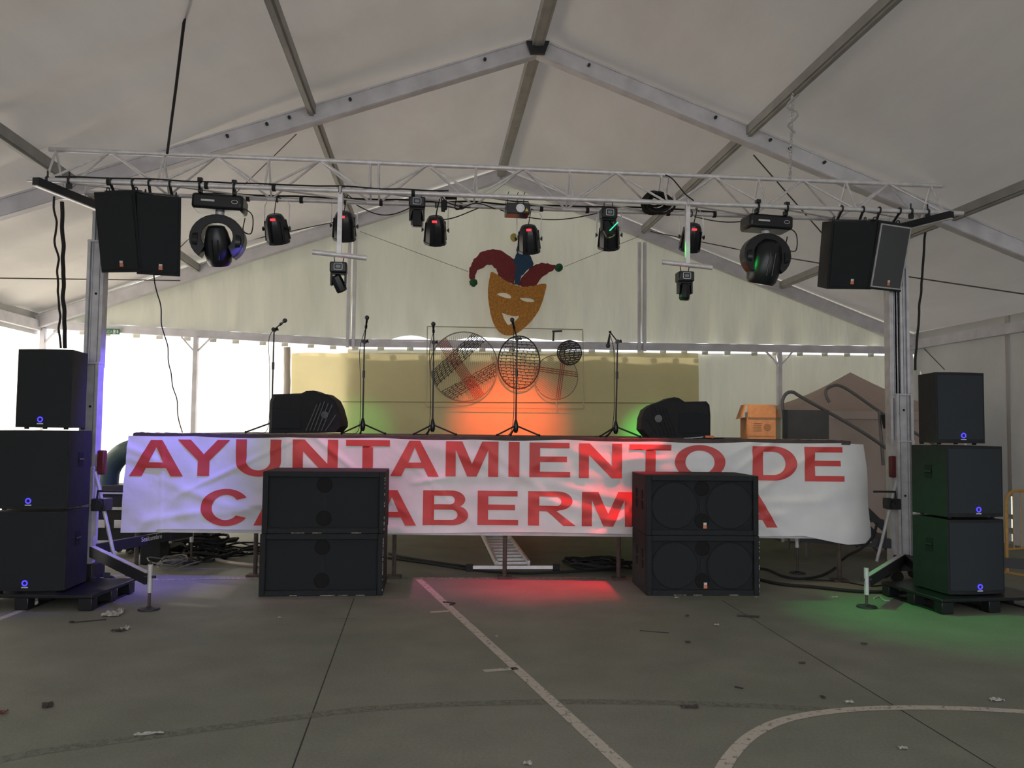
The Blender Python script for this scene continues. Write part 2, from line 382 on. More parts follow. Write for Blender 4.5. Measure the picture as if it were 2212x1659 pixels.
# brown folding gazebo standing behind the stage steps
GX0, GY0 = at(1690, 1000, 12.5), 12.5; gw = 2.75; gd = 1.75
gz = thing('brown_gazebo', 'small brown gazebo with canvas walls behind the stage steps', 'gazebo', (GX0.x + gw / 2, GY0 + gd / 2, 0), world=True)
gx0, gx1, gy0, gy1, ge = GX0.x, GX0.x + gw, GY0, GY0 + gd, 1.97
mb = MB()
P4 = [V((gx0, gy0, 0)), V((gx1, gy0, 0)), V((gx1, gy1, 0)), V((gx0, gy1, 0))]
for i in range(4):
    p, q = P4[i], P4[(i + 1) % 4]
    nn = (q - p).cross(V((0, 0, 1))).normalized()
    mb.grid(lambda u, v, p=p, q=q, nn=nn: p + (q - p) * u + V((0, 0, .015 + (ge - .02) * v)) + nn * (.02 * math.sin(u * 26) * (1 - v) + .02 * nz3(u * 5, v * 3, i)), 40, 8)
mb.build('canvas_wall', M_brown, gz, smooth=80)
mb = MB(); ap = V(((gx0 + gx1) / 2 + .02, (gy0 + gy1) / 2, 2.62)); e = .05
Q4 = [V((gx0 - e, gy0 - e, ge)), V((gx1 + e, gy0 - e, ge)), V((gx1 + e, gy1 + e, ge)), V((gx0 - e, gy1 + e, ge))]
for i in range(4):
    p, q = Q4[i], Q4[(i + 1) % 4]
    mb.grid(lambda u, v, p=p, q=q: (p + (q - p) * u) * (1 - v) + ap * v - V((0, 0, .10 * math.sin(PI * v) )), 12, 10)
    mb.add([p, q, q - V((0, 0, .12)), p - V((0, 0, .12))], [(0, 1, 2, 3)])
mb.build('canvas_roof', M_brown, gz, smooth=40)
for p in P4: MB().bar(V((p.x, p.y, 0)) + (ap - p).normalized() * 0 , V((p.x, p.y, ge)), .035, .035).build('leg', M_frame, gz)

# ---------------------------------------------------------------- tent frame
def rafter(s, sg):
    mb = MB(); a = TP(0, s, roofz(0) - 0.15); b = TP(sg * (HW - 0.06), s, roofz(HW) - 0.15)
    mb.bar(a, b, 0.12, 0.20)
    for q in (-1, 1):                       # thin edge ribs of the extrusion
        up = (b - a).cross(av).normalized(); up = up if up.z > 0 else -up
        for e in (-0.085, 0.085): mb.bar(a + av * 0.066 * q + up * e, b + av * 0.066 * q + up * e, 0.012, 0.02)
    return mb
for k, s in enumerate((0.14, 4.2, 8.4, 12.6, 16.7)):
    if k > 2: break
    for sg in (-1, 1):
        r = struct(rafter(s, sg), 'roof_rafter', M_frame)
        if k == 1:
            for c in (0.5, 1.75, 2.3, 2.5, 2.85):
                p = TP(sg * c, s + 0.062, roofz(c) - 0.14)
                MB().cyl(p, p + av * 0.03, 0.018, n=8).build('bolt', M_dark, r)
for c in (0, -2.1, 2.1, -4.2, 4.2):
    mb = MB(); w_, h_ = (0.13, 0.14) if c == 0 else (0.085, 0.10)
    a = TP(c, 0.05, roofz(c) - 0.12); b = TP(c, 14.5, roofz(c) - 0.12)
    mb.bar(a, b, w_, h_); mb.bar(a - V((0, 0, .055)), b - V((0, 0, .055)), w_ * 0.5, 0.04)
    struct(mb, 'roof_purlin', M_purlin)
for sg in (-1, 1):
    mb = MB(); mb.bar(TP(sg * (HW - 0.05), 0.05, 2.98), TP(sg * (HW - 0.05), 14.5, 2.98), 0.10, 0.16); struct(mb, 'eave_beam', M_frame)
K = (-HW, -2.1, 2.1, HW)
for a, b in zip(K, K[1:]):
    mb = MB(); mb.bar(TP(a, 0.06, beamz(a) - 0.055), TP(b, 0.06, beamz(b) - 0.055), 0.07, 0.11)
    mb.bar(TP(a, 0.11, beamz(a) - 0.004), TP(b, 0.11, beamz(b) - 0.004), 0.02, 0.018)
    struct(mb, 'gable_beam', M_frame)
for c in (-2.1, 2.1):
    mb = MB()
    for q in (-0.04, 0.04): mb.bar(TP(c + q, 0.12, beamz(c) - 0.12), TP(c + q, 0.12, roofz(c) - 0.3), 0.05, 0.06, up=av)
    struct(mb, 'gable_post', M_frame)
for c in (-HW + .1, -4.22, 4.2, HW - .1):
    mb = MB(); zt = beamz(c) - 0.1
    mb.bar(TP(c, 0.08, 0), TP(c, 0.08, zt), 0.07, 0.09, up=av)
    for q in (-1, 1):
        if abs(c + q * 0.3) < HW: mb.bar(TP(c, 0.08, zt - 0.22), TP(c + q * 0.2, 0.08, zt), 0.02, 0.05, up=av)
    struct(mb, 'wall_post', M_frame)
# apex bracket of the second frame
mb = MB(); p = TP(0, 4.28, roofz(0) - 0.20)
mb.prism([p + V((-.13, 0, .08)), p + V((.13, 0, .08)), p + V((.08, 0, -.06)), p + V((-.08, 0, -.06))], [], av * 0.05)
mb.box(p + V((0, -.03, .12)), (0.05, 0.05, 0.09)); struct(mb, 'ridge_bracket', M_dark)

# tension wires of the roof
def wire(pts, r, m, label, name='tension_wire', cat='wire', group=None):
    return tag(MB().tube(pts, r, 6).build(name, m), label, cat, group)
M_wire = mat('steel_wire', (0.10, 0.085, 0.08, 1), 0.6, 0.4)
def onroof(px, py, drop=0.05):
    d = ray(px, py); t = 1.0
    for _ in range(4000):
        p = CAM + d * t; q = p - TO
        if p.z > TP(0, 0, roofz(cc(p))).z - drop: return p
        t += 0.005
    return p
wire([TP(-6.2, 3.6, 3.02), TP(-4.4, .3, 3.62)], 0.009, M_wire, 'thin bracing wire crossing the roof left of the left lifting mast')
wire([onwall(330, 592, .3), at(640, 290, 9.4)], 0.007, M_wire, 'thin bracing wire rising from the left speakers towards the rafter')
wire([onwall(400, 548, .25), onwall(720, 480, .3)], 0.009, M_wire, 'thin horizontal bracing wire behind the left moving head')
wire([onwall(1405, 500, .3), onwall(1600, 540, .8), at(1790, 572, 11.6), at(2230, 638, 9.9)], 0.009, M_wire, 'thin brown bracing wire running right behind the right flown speakers')
wire([at(1628, 335, 9.7), at(1790, 520, 11.2), onwall(1930, 662, .5)], 0.009, M_wire, 'steep bracing wire from the rafter down behind the right flown speakers')
wire([onwall(1995, 752, .3), at(2040, 798, 13.6)], 0.008, M_wire, 'short bracing wire below the right rear corner of the tent')
# ================================================================ STAGE AND BANNER
ST = 1.545                                  # deck height
SL, SR = at(287, 943, 9.12), at(1838, 953, 9.24)
SL.z = SR.z = ST
su = (SR - SL); SW = su.length; su.normalize(); sv = V((-su.y, su.x, 0))   # along the front, towards the back
def S(u, d, z): return SL + su * u + sv * d + V((0, 0, z - ST))
stage = thing('stage', 'low scaffold stage with dark plywood deck behind the white and red banner', 'stage', S(SW / 2, 1, 0), world=True)
mb = MB()
SD = 4.2
mb.add([S(0, 0, ST - .05), S(SW, 0, ST - .05), S(SW, SD, ST - .05), S(0, SD, ST - .05), S(0, 0, ST), S(SW, 0, ST), S(SW, SD, ST), S(0, SD, ST)],
       [(0, 3, 2, 1), (4, 5, 6, 7), (0, 1, 5, 4), (1, 2, 6, 5), (2, 3, 7, 6), (3, 0, 4, 7)]).build('deck', M_ply, stage)
# dark weathered carpet strip lapping over the front edge
cp = MB()
cp.grid(lambda u, v: S(0.02 + (SW - .04) * u, -0.035 + 0.30 * v, ST + 0.010 + 0.012 * nz3(u * 40, v * 3, 0) + 0.008 * nz3(u * 160, 0, 0)), 240, 4)
cp.grid(lambda u, v: S(0.02 + (SW - .04) * u, -0.035, ST - 0.035 + (0.045 + 0.012 * nz3(u * 40, 0, 0) + 0.008 * nz3(u * 160, 0, 0)) * v), 240, 1)
cp.build('deck_covering', M_ply, stage)
for d in (0.05, SD - .05):
    MB().bar(S(0, d, 0.50), S(SW, d, 0.50), 0.05, 0.06).build('frame_beam', M_frame, stage)
    MB().bar(S(0, d, ST - .10), S(SW, d, ST - .10), 0.05, 0.09).build('frame_beam', M_dark, stage)
M_rust = mat('rusty_steel', (0.085, 0.065, 0.055, 1), 0.8, 0.2, var=0.3, vscale=15)
for k, u in enumerate((0.06, 1.36, 2.88, 4.1, 5.36, 6.55, SW - .12)):
    for d in (0.06, SD - .06):
        mb = MB(); mb.cyl(S(u, d, 0.02), S(u, d, ST - .05), 0.024); mb.box(S(u, d, 0.012), (0.16, 0.16, 0.02)); mb.build('leg', M_rust, stage)
for u in (0.7, 2.0, 6.0):
    MB().cyl(S(u - .6, SD - .06, 0.2), S(u + .6, SD - .06, 1.4), 0.018).build('diagonal_brace', M_rust, stage)

BU1 = SW + 0.0
ZT0, ZB0 = 1.535, None
def bz(u, top):    # hem heights along the banner
    if top: return ST - 0.012 - 0.010 * math.sin(u * 1.3) ** 2 - 0.012 * abs(math.sin(u * 3.1 + 1))
    b = 0.508 + 0.012 * math.sin(u * 1.7) - (0.035 if u < 0.3 else 0)
    if u > SW - .55: b -= 0.10 * min(1, (u - SW + .55) / .45)
    return b
rs = random.Random(3); CR_ = []
for _ in range(46):
    CR_.append((rs.uniform(0, SW), rs.uniform(.5, 1.5), rs.uniform(.25, 1.1), rs.uniform(-.75, .75), rs.uniform(.006, .020), rs.uniform(.03, .07)))
def bw(u, z):      # outward bulge of the cloth
    w_ = 0.022 * nz3(u * 0.9, z * 1.6, 2) + 0.018 * nz3(u * 2.3 + z, z * 2.6 - u * .4, 5) + 0.008 * nz3(u * 5, z * 6, 8)
    for cu, cz, ln, an, am, wd_ in CR_:
        dx = u - cu; dz = z - cz
        a = dx * math.cos(an) + dz * math.sin(an); b = -dx * math.sin(an) + dz * math.cos(an)
        if abs(a) < ln and abs(b) < 4 * wd_: w_ += am * (1 - (a / ln) ** 2) * math.exp(-(b / wd_) ** 2)
    for uf in (0.35, 1.7, 3.32, 6.95): w_ += 0.007 * math.exp(-((u - uf) / 0.010) ** 2)     # folding creases
    return w_
def bpt(u, z, off=0.0):
    d = -0.055 - bw(u, z) - off
    e = u - (SW - .16)
    if e > 0: d += 0.9 * e * e + 0.02 * math.sin(z * 9) * min(1, e * 6)     # right end turns round the stage corner
    return S(u, d, z)
nb = 420
mb = MB()
UL = -0.03; UR = SW + .17
def bf(u, v):
    U = UL + (UR - UL) * u; zt, zb = bz(U, 1), bz(U, 0); z = zb + (zt - zb) * v
    U2 = U + (0.10 * (1 - v) if U > SW - .2 else 0) * min(1, (U - SW + .2) / .3) - (0.045 * (1 - v) if U < .2 else 0) * (1 - max(0, U) / .2)
    return bpt(U2, z)
mb.grid(bf, nb, 56)
banner = mb.build('banner', M_ban, smooth=80)
tag(banner, 'long wrinkled white banner with big red capital letters hung along the stage front', 'banner')
tm = MB()   # torn grey stripe beside the M
for k in range(9):
    z = 1.48 - k * 0.028; u = 3.50 + rs.uniform(-.012, .014)
    tm.add([bpt(u - .02, z, .004), bpt(u + .018, z - .004, .004), bpt(u + .024, z - .028, .004), bpt(u - .012, z - .03, .004)], [(0, 1, 2, 3)])
tm.build('torn_patch', mat('torn_grey', (0.33, 0.29, 0.28, 1), 0.9), banner, label='small greyish torn patch')

def arcp(cx, cy, rx, ry, a0, a1, n=12): return [(cx + rx * math.cos(math.radians(a0 + (a1 - a0) * i / n)), cy + ry * math.sin(math.radians(a0 + (a1 - a0) * i / n))) for i in range(n + 1)]
G = {
 'A': ([(0, 0), (.385, 1), (.605, 1), (1, 0), (.775, 0), (.69, .225), (.305, .225), (.225, 0)], [[(.365, .385), (.635, .385), (.495, .81)]]),
 'Y': ([(0, 1), (.25, 1), (.5, .6), (.76, 1), (1, 1), (.61, .42), (.61, 0), (.39, 0), (.39, .42)], []),
 'U': ([(0, 1)] + arcp(.5, .40, .5, .42, 180, 360, 16) + [(1, 1), (.76, 1)] + arcp(.5, .40, .26, .25, 360, 180, 14) + [(.24, 1)], []),
 'N': ([(0, 0), (0, 1), (.25, 1), (.77, .34), (.77, 1), (1, 1), (1, 0), (.76, 0), (.23, .67), (.23, 0)], []),
 'T': ([(0, 1), (1, 1), (1, .83), (.62, .83), (.62, 0), (.38, 0), (.38, .83), (0, .83)], []),
 'M': ([(0, 0), (0, 1), (.31, 1), (.5, .36), (.69, 1), (1, 1), (1, 0), (.81, 0), (.81, .76), (.59, 0), (.41, 0), (.19, .76), (.19, 0)], []),
 'I': ([(0, 0), (0, 1), (1, 1), (1, 0)], []),
 'E': ([(0, 0), (0, 1), (.98, 1), (.98, .84), (.26, .84), (.26, .60), (.92, .60), (.92, .44), (.26, .44), (.26, .16), (1, .16), (1, 0)], []),
 'O': (arcp(.5, .5, .5, .51, 0, 350, 34), [arcp(.5, .5, .29, .345, 0, 350, 34)]),
 'D': ([(0, 0), (0, 1), (.46, 1)] + arcp(.48, .5, .52, .5, 86, -86, 20) + [(.46, 0)], [[(.24, .16), (.24, .84), (.44, .84)] + arcp(.46, .5, .29, .34, 86, -86, 16) + [(.44, .16)]]),
 'C': (arcp(.5, .5, .51, .51, 33, 327, 34) + arcp(.5, .5, .28, .345, 322, 38, 28), []),
 'B': ([(0, 0), (0, 1), (.62, 1)] + arcp(.62, .74, .31, .26, 84, -60, 12) + arcp(.66, .29, .34, .29, 62, -84, 14) + [(.62, 0)],
       [[(.245, .60), (.245, .845), (.60, .845)] + arcp(.60, .722, .10, .122, 84, -84, 8) + [(.60, .60)], [(.245, .155), (.245, .445), (.63, .445)] + arcp(.64, .30, .125, .145, 84, -84, 8) + [(.63, .155)]]),
 'R': ([(0, 0), (0, 1), (.62, 1)] + arcp(.62, .725, .31, .275, 84, -84, 14) + [(.60, .42), (.72, .30), (1.0, 0), (.74, 0), (.50, .30), (.40, .41), (.235, .42), (.235, 0)],
       [[(.235, .58), (.235, .845), (.60, .845)] + arcp(.60, .7125, .10, .1325, 84, -84, 8) + [(.60, .58)]]),
 'S': ([(.02, .30), (.22, .33)] + arcp(.5, .30, .27, .16, 190, 380, 10) + [(.70, .42), (.28, .55)] + arcp(.5, .73, .46, .28, 200, 30, 12) + [(.74, .74)] + arcp(.5, .75, .25, .11, 20, 190, 8) + [(.30, .66), (.80, .52)] + arcp(.5, .28, .50, .30, 40, -175, 14), []),
 'J': ([(.62, 1), (1, 1), (1, .35)] + arcp(.5, .33, .5, .35, 0, -180, 12) + [(.34, .36)] + arcp(.5, .33, .16, .17, 180, 360, 8), []),
}
def bplane(px, py):     # pixel -> banner coordinates (u, z)
    d = ray(px, py); p0 = S(0, -0.07, 0); t = (p0 - CAM).dot(sv) / d.dot(sv); p = CAM + d * t
    return (p - SL).dot(su), p.z
R1 = [('A', 281, 397), ('Y', 384, 497), ('U', 510, 608), ('N', 633, 730), ('T', 747, 842), ('A', 844, 949), ('M', 963.5, 1077), ('I', 1099, 1122.5), ('E', 1144, 1232), ('N', 1251, 1344), ('T', 1360, 1451), ('O', 1458, 1567), ('D', 1626, 1721), ('E', 1738, 1824)]
R2 = [('C', 435, 540), ('A', 549, 655), ('S', 668, 762), ('A', 795, 900), ('B', 914, 1012), ('E', 1032, 1120), ('R', 1141, 1244), ('M', 1257, 1371), ('E', 1394, 1480), ('J', 1490, 1562), ('A', 1572, 1679)]
def ytb(row, x):
    if row == 1:
        K1 = ((281, 951, 1029), (610, 949, 1028), (842, 951, 1029), (1122, 955, 1030), (1344, 959, 1034), (1567, 963, 1036), (1824, 966, 1041))
    else: K1 = ((435, 1057, 1136), (900, 1059, 1135), (1120, 1061, 1135), (1371, 1063, 1138), (1679, 1066, 1139))
    for (a, t0, b0), (b, t1, b1) in zip(K1, K1[1:]):
        if x <= b: f = (x - a) / (b - a); return t0 + (t1 - t0) * f, b0 + (b1 - b0) * f
    return K1[-1][1:]
import bmesh
def letter(ch, x0, x1, row):
    loop, holes = G[ch]; xm = (x0 + x1) / 2; yt, yb = ytb(row, xm)
    ua, zt = bplane(x0, yt); ub, _ = bplane(x1, yt); _, zb = bplane(xm, yb); _, zt = bplane(xm, yt)
    loops = [[V((ua + (ub - ua) * a, zb + (zt - zb) * b, 0)) for a, b in l] for l in [loop] + holes]
    tri = geometry.tessellate_polygon(loops); flat = [p for l in loops for p in l]
    bm = bmesh.new(); vs = [bm.verts.new(p) for p in flat]
    for t in tri:
        try: bm.faces.new([vs[i] for i in t])
        except ValueError: pass
    st = 0.027; u = math.floor(ua / st) * st
    while u < ub + st:
        bmesh.ops.bisect_plane(bm, geom=bm.verts[:] + bm.edges[:] + bm.faces[:], plane_co=(u, 0, 0), plane_no=(1, 0, 0)); u += st
    z = math.floor(zb / .024) * .024
    while z < zt + .024:
        bmesh.ops.bisect_plane(bm, geom=bm.verts[:] + bm.edges[:] + bm.faces[:], plane_co=(0, z, 0), plane_no=(0, 1, 0)); z += .024
    for v in bm.verts: v.co = bpt(v.co.x, v.co.y, 0.006)
    me = bpy.data.meshes.new('letter'); bm.to_mesh(me); bm.free(); me.materials.append(M_let); me.shade_smooth()
    o = bpy.data.objects.new('letter', me); C.objects.link(o); o.parent = banner
for ch, a, b in R1: letter(ch, a, b, 1)
for ch, a, b in R2: letter(ch, a, b, 2)

# ================================================================ LOUDSPEAKERS
def logo(mb_parent, c, n=None):
    mb = MB(); mb.box(c + V((0, -.004, .012)), (0.032, .006, 0.026)); mb.build('badge', M_white, mb_parent)
    mb = MB(); mb.box(c + V((0, -.004, -.018)), (0.036, .006, 0.030)); mb.build('badge', M_orange, mb_parent, label='small orange badge')
def bass_bin(M, w_, d_, h_, label, bright, hs):
    """wide double bass cabinet, front at local y=0"""
    t = thing('bass_speaker', label, 'speaker', M, group='wide bass cabinets in front of the stage')
    mb = MB(); f = 0.055
    mb.box((0, d_ / 2 + .03, h_ / 2), (w_, d_ - .06, h_))
    for sx in (-1, 1): mb.box((sx * (w_ / 2 - f / 2), .03, h_ / 2), (f, .06, h_))
    for z in (f * .5, h_ - f * .5): mb.box((0, .03, z), (w_ - 2 * f, .06, f))
    mb.build('cabinet', M_blk, t, bevel=0.008)
    g = MB(); g.box((0, .045, h_ / 2), (w_ - 2 * f, .012, h_ - 2 * f)); gr = g.build('grille', M_grille, t)
    for sx in ((-1, 1) if bright else ()):
        c = V((sx * w_ * .245, .035, h_ / 2)); mb = MB(); R_ = h_ * .40
        mb.lathe([(0.0, R_), (-.006, R_ - .006), (0.0, R_ - .018), (0.004, R_ - .03)], c, (0, 1, 0), 36)
        mb.build('speaker_cone', mat('cone_behind_grille', (0.0085, 0.0105, 0.013, 1), .8), gr)
    for z in (h_ * .24, h_ * .78):
        mb = MB(); mb.lathe([(0, .075), (-.004, .07), (.004, .066)], V((0, .036, z)), (0, 1, 0), 28); mb.build('bass_port', M_hole, gr)
    MB().box((0, .036, h_ / 2), (.04, .006, h_ * .25)).build('grille_strut', M_blk, gr)
    if bright: logo(t, V((.03, .034, .10)))
    for q in (-.16, .12):                                                    # handle recesses on the side
        for k in (0.06, -.05):
            MB().lathe([(0, .045), (.006, .045)], V((-w_ / 2 - .002, d_ / 2 + q, h_ * .56 + k)), (-1, 0, 0), 14).build('handle_recess', M_hole, t)
    if hs:
        r = random.Random(hs); mb = MB()
        for _ in range(14 * hs):
            z = r.uniform(.03, h_ - .03); mb.box((w_ / 2 - .002, .004, z), (.007, .010, r.uniform(.006, .03)))
        for _ in range(5):
            mb.box((r.uniform(-w_ * .4, w_ * .4), -.001, .008), (r.uniform(.03, .15), .006, .006))
        mb.build('chipped_paint', M_scuff, t, label='pale chipped paint along the edge', kind='stuff')
    return t
def place(px, py, z=0): return onz(px, py, z)
# left pair
a, b = place(558, 1289), place(826, 1287); w1 = (b - a).length; m = (a + b) / 2; ang = math.atan2((b - a).y, (b - a).x)
ML = T(m.x, m.y, 0) @ Matrix.Rotation(ang, 4, 'Z')
bass_bin(ML, w1, .74, .60, 'black double bass cabinet on the court floor, lower of the left front pair, edges chipped', False, 2)
bass_bin(ML @ T(0.008, .005, .602), w1 * .995, .74, .605, 'black double bass cabinet without badge, upper of the left front pair hiding the banner', False, 1)
a, b = place(1397, 1287), place(1641, 1287); w2 = (b - a).length; m = (a + b) / 2; ang = math.atan2((b - a).y, (b - a).x)
MR = T(m.x, m.y, 0) @ Matrix.Rotation(ang, 4, 'Z')
bass_bin(MR, w2, .72, .595, 'black double bass cabinet with orange badge on the floor, lower of the right front pair', True, 1)
bass_bin(MR @ T(-.005, 0, .597), w2, .72, .60, 'black double bass cabinet with orange badge, upper of the right front pair', True, 0)

def rounded(w_, d_, bow, n=10):
    """plan outline with a bowed front"""
    pts = [(-w_ / 2, d_)] + [(-w_ / 2 + w_ * i / n, -bow * math.sin(PI * i / n) + .0) for i in range(n + 1)] + [(w_ / 2, d_)]
    return pts
def pa_sub(M, w_, d_, h_, label, name='subwoofer', top=False, gm=None, group='active speakers of the side towers'):
    t = thing(name, label, 'speaker', M, group=group)
    pl = rounded(w_, d_, .035)
    if top: pl[0] = (-w_ * .34, d_); pl[-1] = (w_ * .34, d_)
    MB().prism([V((x, y, .012)) for x, y in pl], [], (0, 0, h_ - .024)).build('cabinet', M_blk, t, bevel=.012)
    g = MB(); n = 10; zz0, zz1 = .05, h_ - .04
    vs = []
    for z in (zz0, zz1):
        vs += [V((-w_ / 2 + .02 + (w_ - .04) * i / n, -.035 * math.sin(PI * i / n) - .008, z)) for i in range(n + 1)]
    g.add(vs, [(i, i + 1, n + 2 + i, n + 1 + i) for i in range(n)])
    gr = g.build('grille', gm or M_grille, t)
    zl = .085
    ring = [V((.021 * math.cos(a_ * PI / 8), -.048, zl + .021 * math.sin(a_ * PI / 8))) for a_ in range(16)]
    MB().tube(ring, .006, 6, closed=True).build('power_light', M_led_b, t, label='glowing blue ring light')
    MB().box((0, -.046, zl - .038), (.055, .004, .010)).build('name_plate', M_white, t)
    if not top:
        for sx in (-1, 1):
            MB().box((sx * (w_ / 2 + .001), d_ * .5, h_ * .62), (.006, .10, .13)).build('handle_recess', M_hole, t)
            MB().cyl((sx * (w_ / 2 + .004), d_ * .5 - .05, h_ * .62), (sx * (w_ / 2 + .004), d_ * .5 + .05, h_ * .62), .010).build('handle', M_blkg, t)
    for sx in (-1, 1):
        for y in (.06, d_ - .06): MB().cyl((sx * (w_ / 2 - .07), y, -.004), (sx * (w_ / 2 - .07), y, .014), .02).build('rubber_foot', M_rub, t)
    return t
def pallet(M, w_, d_, label):
    t = thing('plastic_pallet', label, 'pallet', M)
    MB().box((0, d_ / 2, .125), (w_, d_, .03)).build('top_board', M_blkg, t, bevel=.006)
    for i in range(3):
        for j in range(3): MB().box(((-.5 + i / 2) * (w_ - .13), .06 + j * (d_ - .12) / 2, .058), (.12, .11, .104)).build('block', M_blkg, t, bevel=.006)
    for i in range(3): MB().box(((-.5 + i / 2) * (w_ - .13), d_ / 2, .010), (.08, d_ - .3, .018)).build('runner', M_blkg, t)
    return t
# left tower
YL = 7.5
p = at(58, 1280, YL); XL = p.x; z0 = .142
pallet(T(XL + .02, YL - .12, 0), 1.25, .85, 'black plastic pallet under the left speaker tower')
pa_sub(T(XL, YL, z0) @ RZ(5), .645, .46, .725, 'black subwoofer with blue light standing on the left pallet')
pa_sub(T(XL, YL, z0 + .727) @ RZ(5), .645, .46, .725, 'black subwoofer with blue light, middle of the left tower beside the blue-lit mast')
p = at(88, 928, YL)
pa_sub(T(p.x, YL + .03, z0 + 1.456), .50, .42, .735, 'black full-range speaker topping the left speaker tower', 'tower_speaker', True)
# right tower, turned outwards
YR = 7.82
p = at(2046, 1280, YR); MRT = T(p.x, YR, 0) @ RZ(10) @ T(.31, 0, 0)
pallet(MRT @ T(.06, -.16, 0), 1.10, .9, 'dark plastic pallet under the right speaker tower')
pa_sub(MRT @ T(0, 0, z0 - .005), .60, .50, .715, 'dark subwoofer with blue light standing on the right pallet', gm=M_grille_haze)
pa_sub(MRT @ T(0, 0, z0 + .712), .60, .50, .69, 'dark subwoofer with blue light, middle of the right tower', gm=M_grille_haze)
p = at(2078, 952, YR + .15)
pa_sub(T(p.x - .03, YR + .12, z0 + 1.404) @ RZ(6), .50, .40, .70, 'black full-range speaker topping the right speaker tower', 'tower_speaker', True, M_grille_haze)

# ================================================================ TRUSS
TL, TR_ = at(60, 387, 7.95), at(2080, 461, 9.20)
tu = (TR_ - TL); TLN = tu.length; tu.normalize(); tv = V((-tu.y, tu.x, 0)).normalized(); tn = tu.cross(tv); tn = tn if tn.z > 0 else -tn
def R(t, q=0.0, h=0.0): return TL + tu * t + tv * q + tn * h      # along, back, up
TQ, TH = .42, .37
truss = thing('lighting_truss', 'long silver triangular lighting truss carried by the two lifting masts over the stage front', 'truss', R(TLN / 2), world=True)
for q, h, t0, t1 in ((0, 0, 0, TLN), (TQ, 0, .12, TLN - .12), (TQ / 2, TH, .10, TLN - .10)):
    MB().cyl(R(t0, q, h), R(t1, q, h), .025, n=14).build('chord', M_alu, truss)
def tpx(px):   # length coordinate where the bottom front chord crosses pixel column px
    best = min(range(0, 2001), key=lambda i: abs(col(R(TLN * i / 2000)) - px)); return TLN * best / 2000
def col(p):
    q = CR.to_3x3().transposed() @ (p - CAM); return 1106 + FPX * q.x / -q.z
ta, tb_ = tpx(100), tpx(2038); sec = (tb_ - ta) / 3
for k in range(3):
    s0 = ta + k * sec + (.045 if k else 0); s1 = ta + (k + 1) * sec - (.045 if k < 2 else 0); bay = (s1 - s0) / 3
    for i in range(4):
        x = s0 + bay * i
        for q in (0, TQ): MB().cyl(R(x, q, 0), R(x, TQ / 2, TH), .012, n=8).build('brace', M_alu, truss)
    for i in range(3):
        x0, x1 = s0 + bay * i, s0 + bay * (i + 1); xm = (x0 + x1) / 2
        for q in (0, TQ):
            MB().cyl(R(x0, q, 0), R(xm, TQ / 2, TH), .012, n=8).build('brace', M_alu, truss)
            MB().cyl(R(xm, TQ / 2, TH), R(x1, q, 0), .012, n=8).build('brace', M_alu, truss)
        MB().cyl(R(x0, 0, 0), R(x1, TQ, 0), .010, n=8).build('cross_brace', M_alu, truss)
    if k:
        for q, h in ((0, 0), (TQ, 0), (TQ / 2, TH)): MB().cyl(R(ta + k * sec - .06, q, h), R(ta + k * sec + .06, q, h), .030, n=14).build('coupler', M_alu, truss)

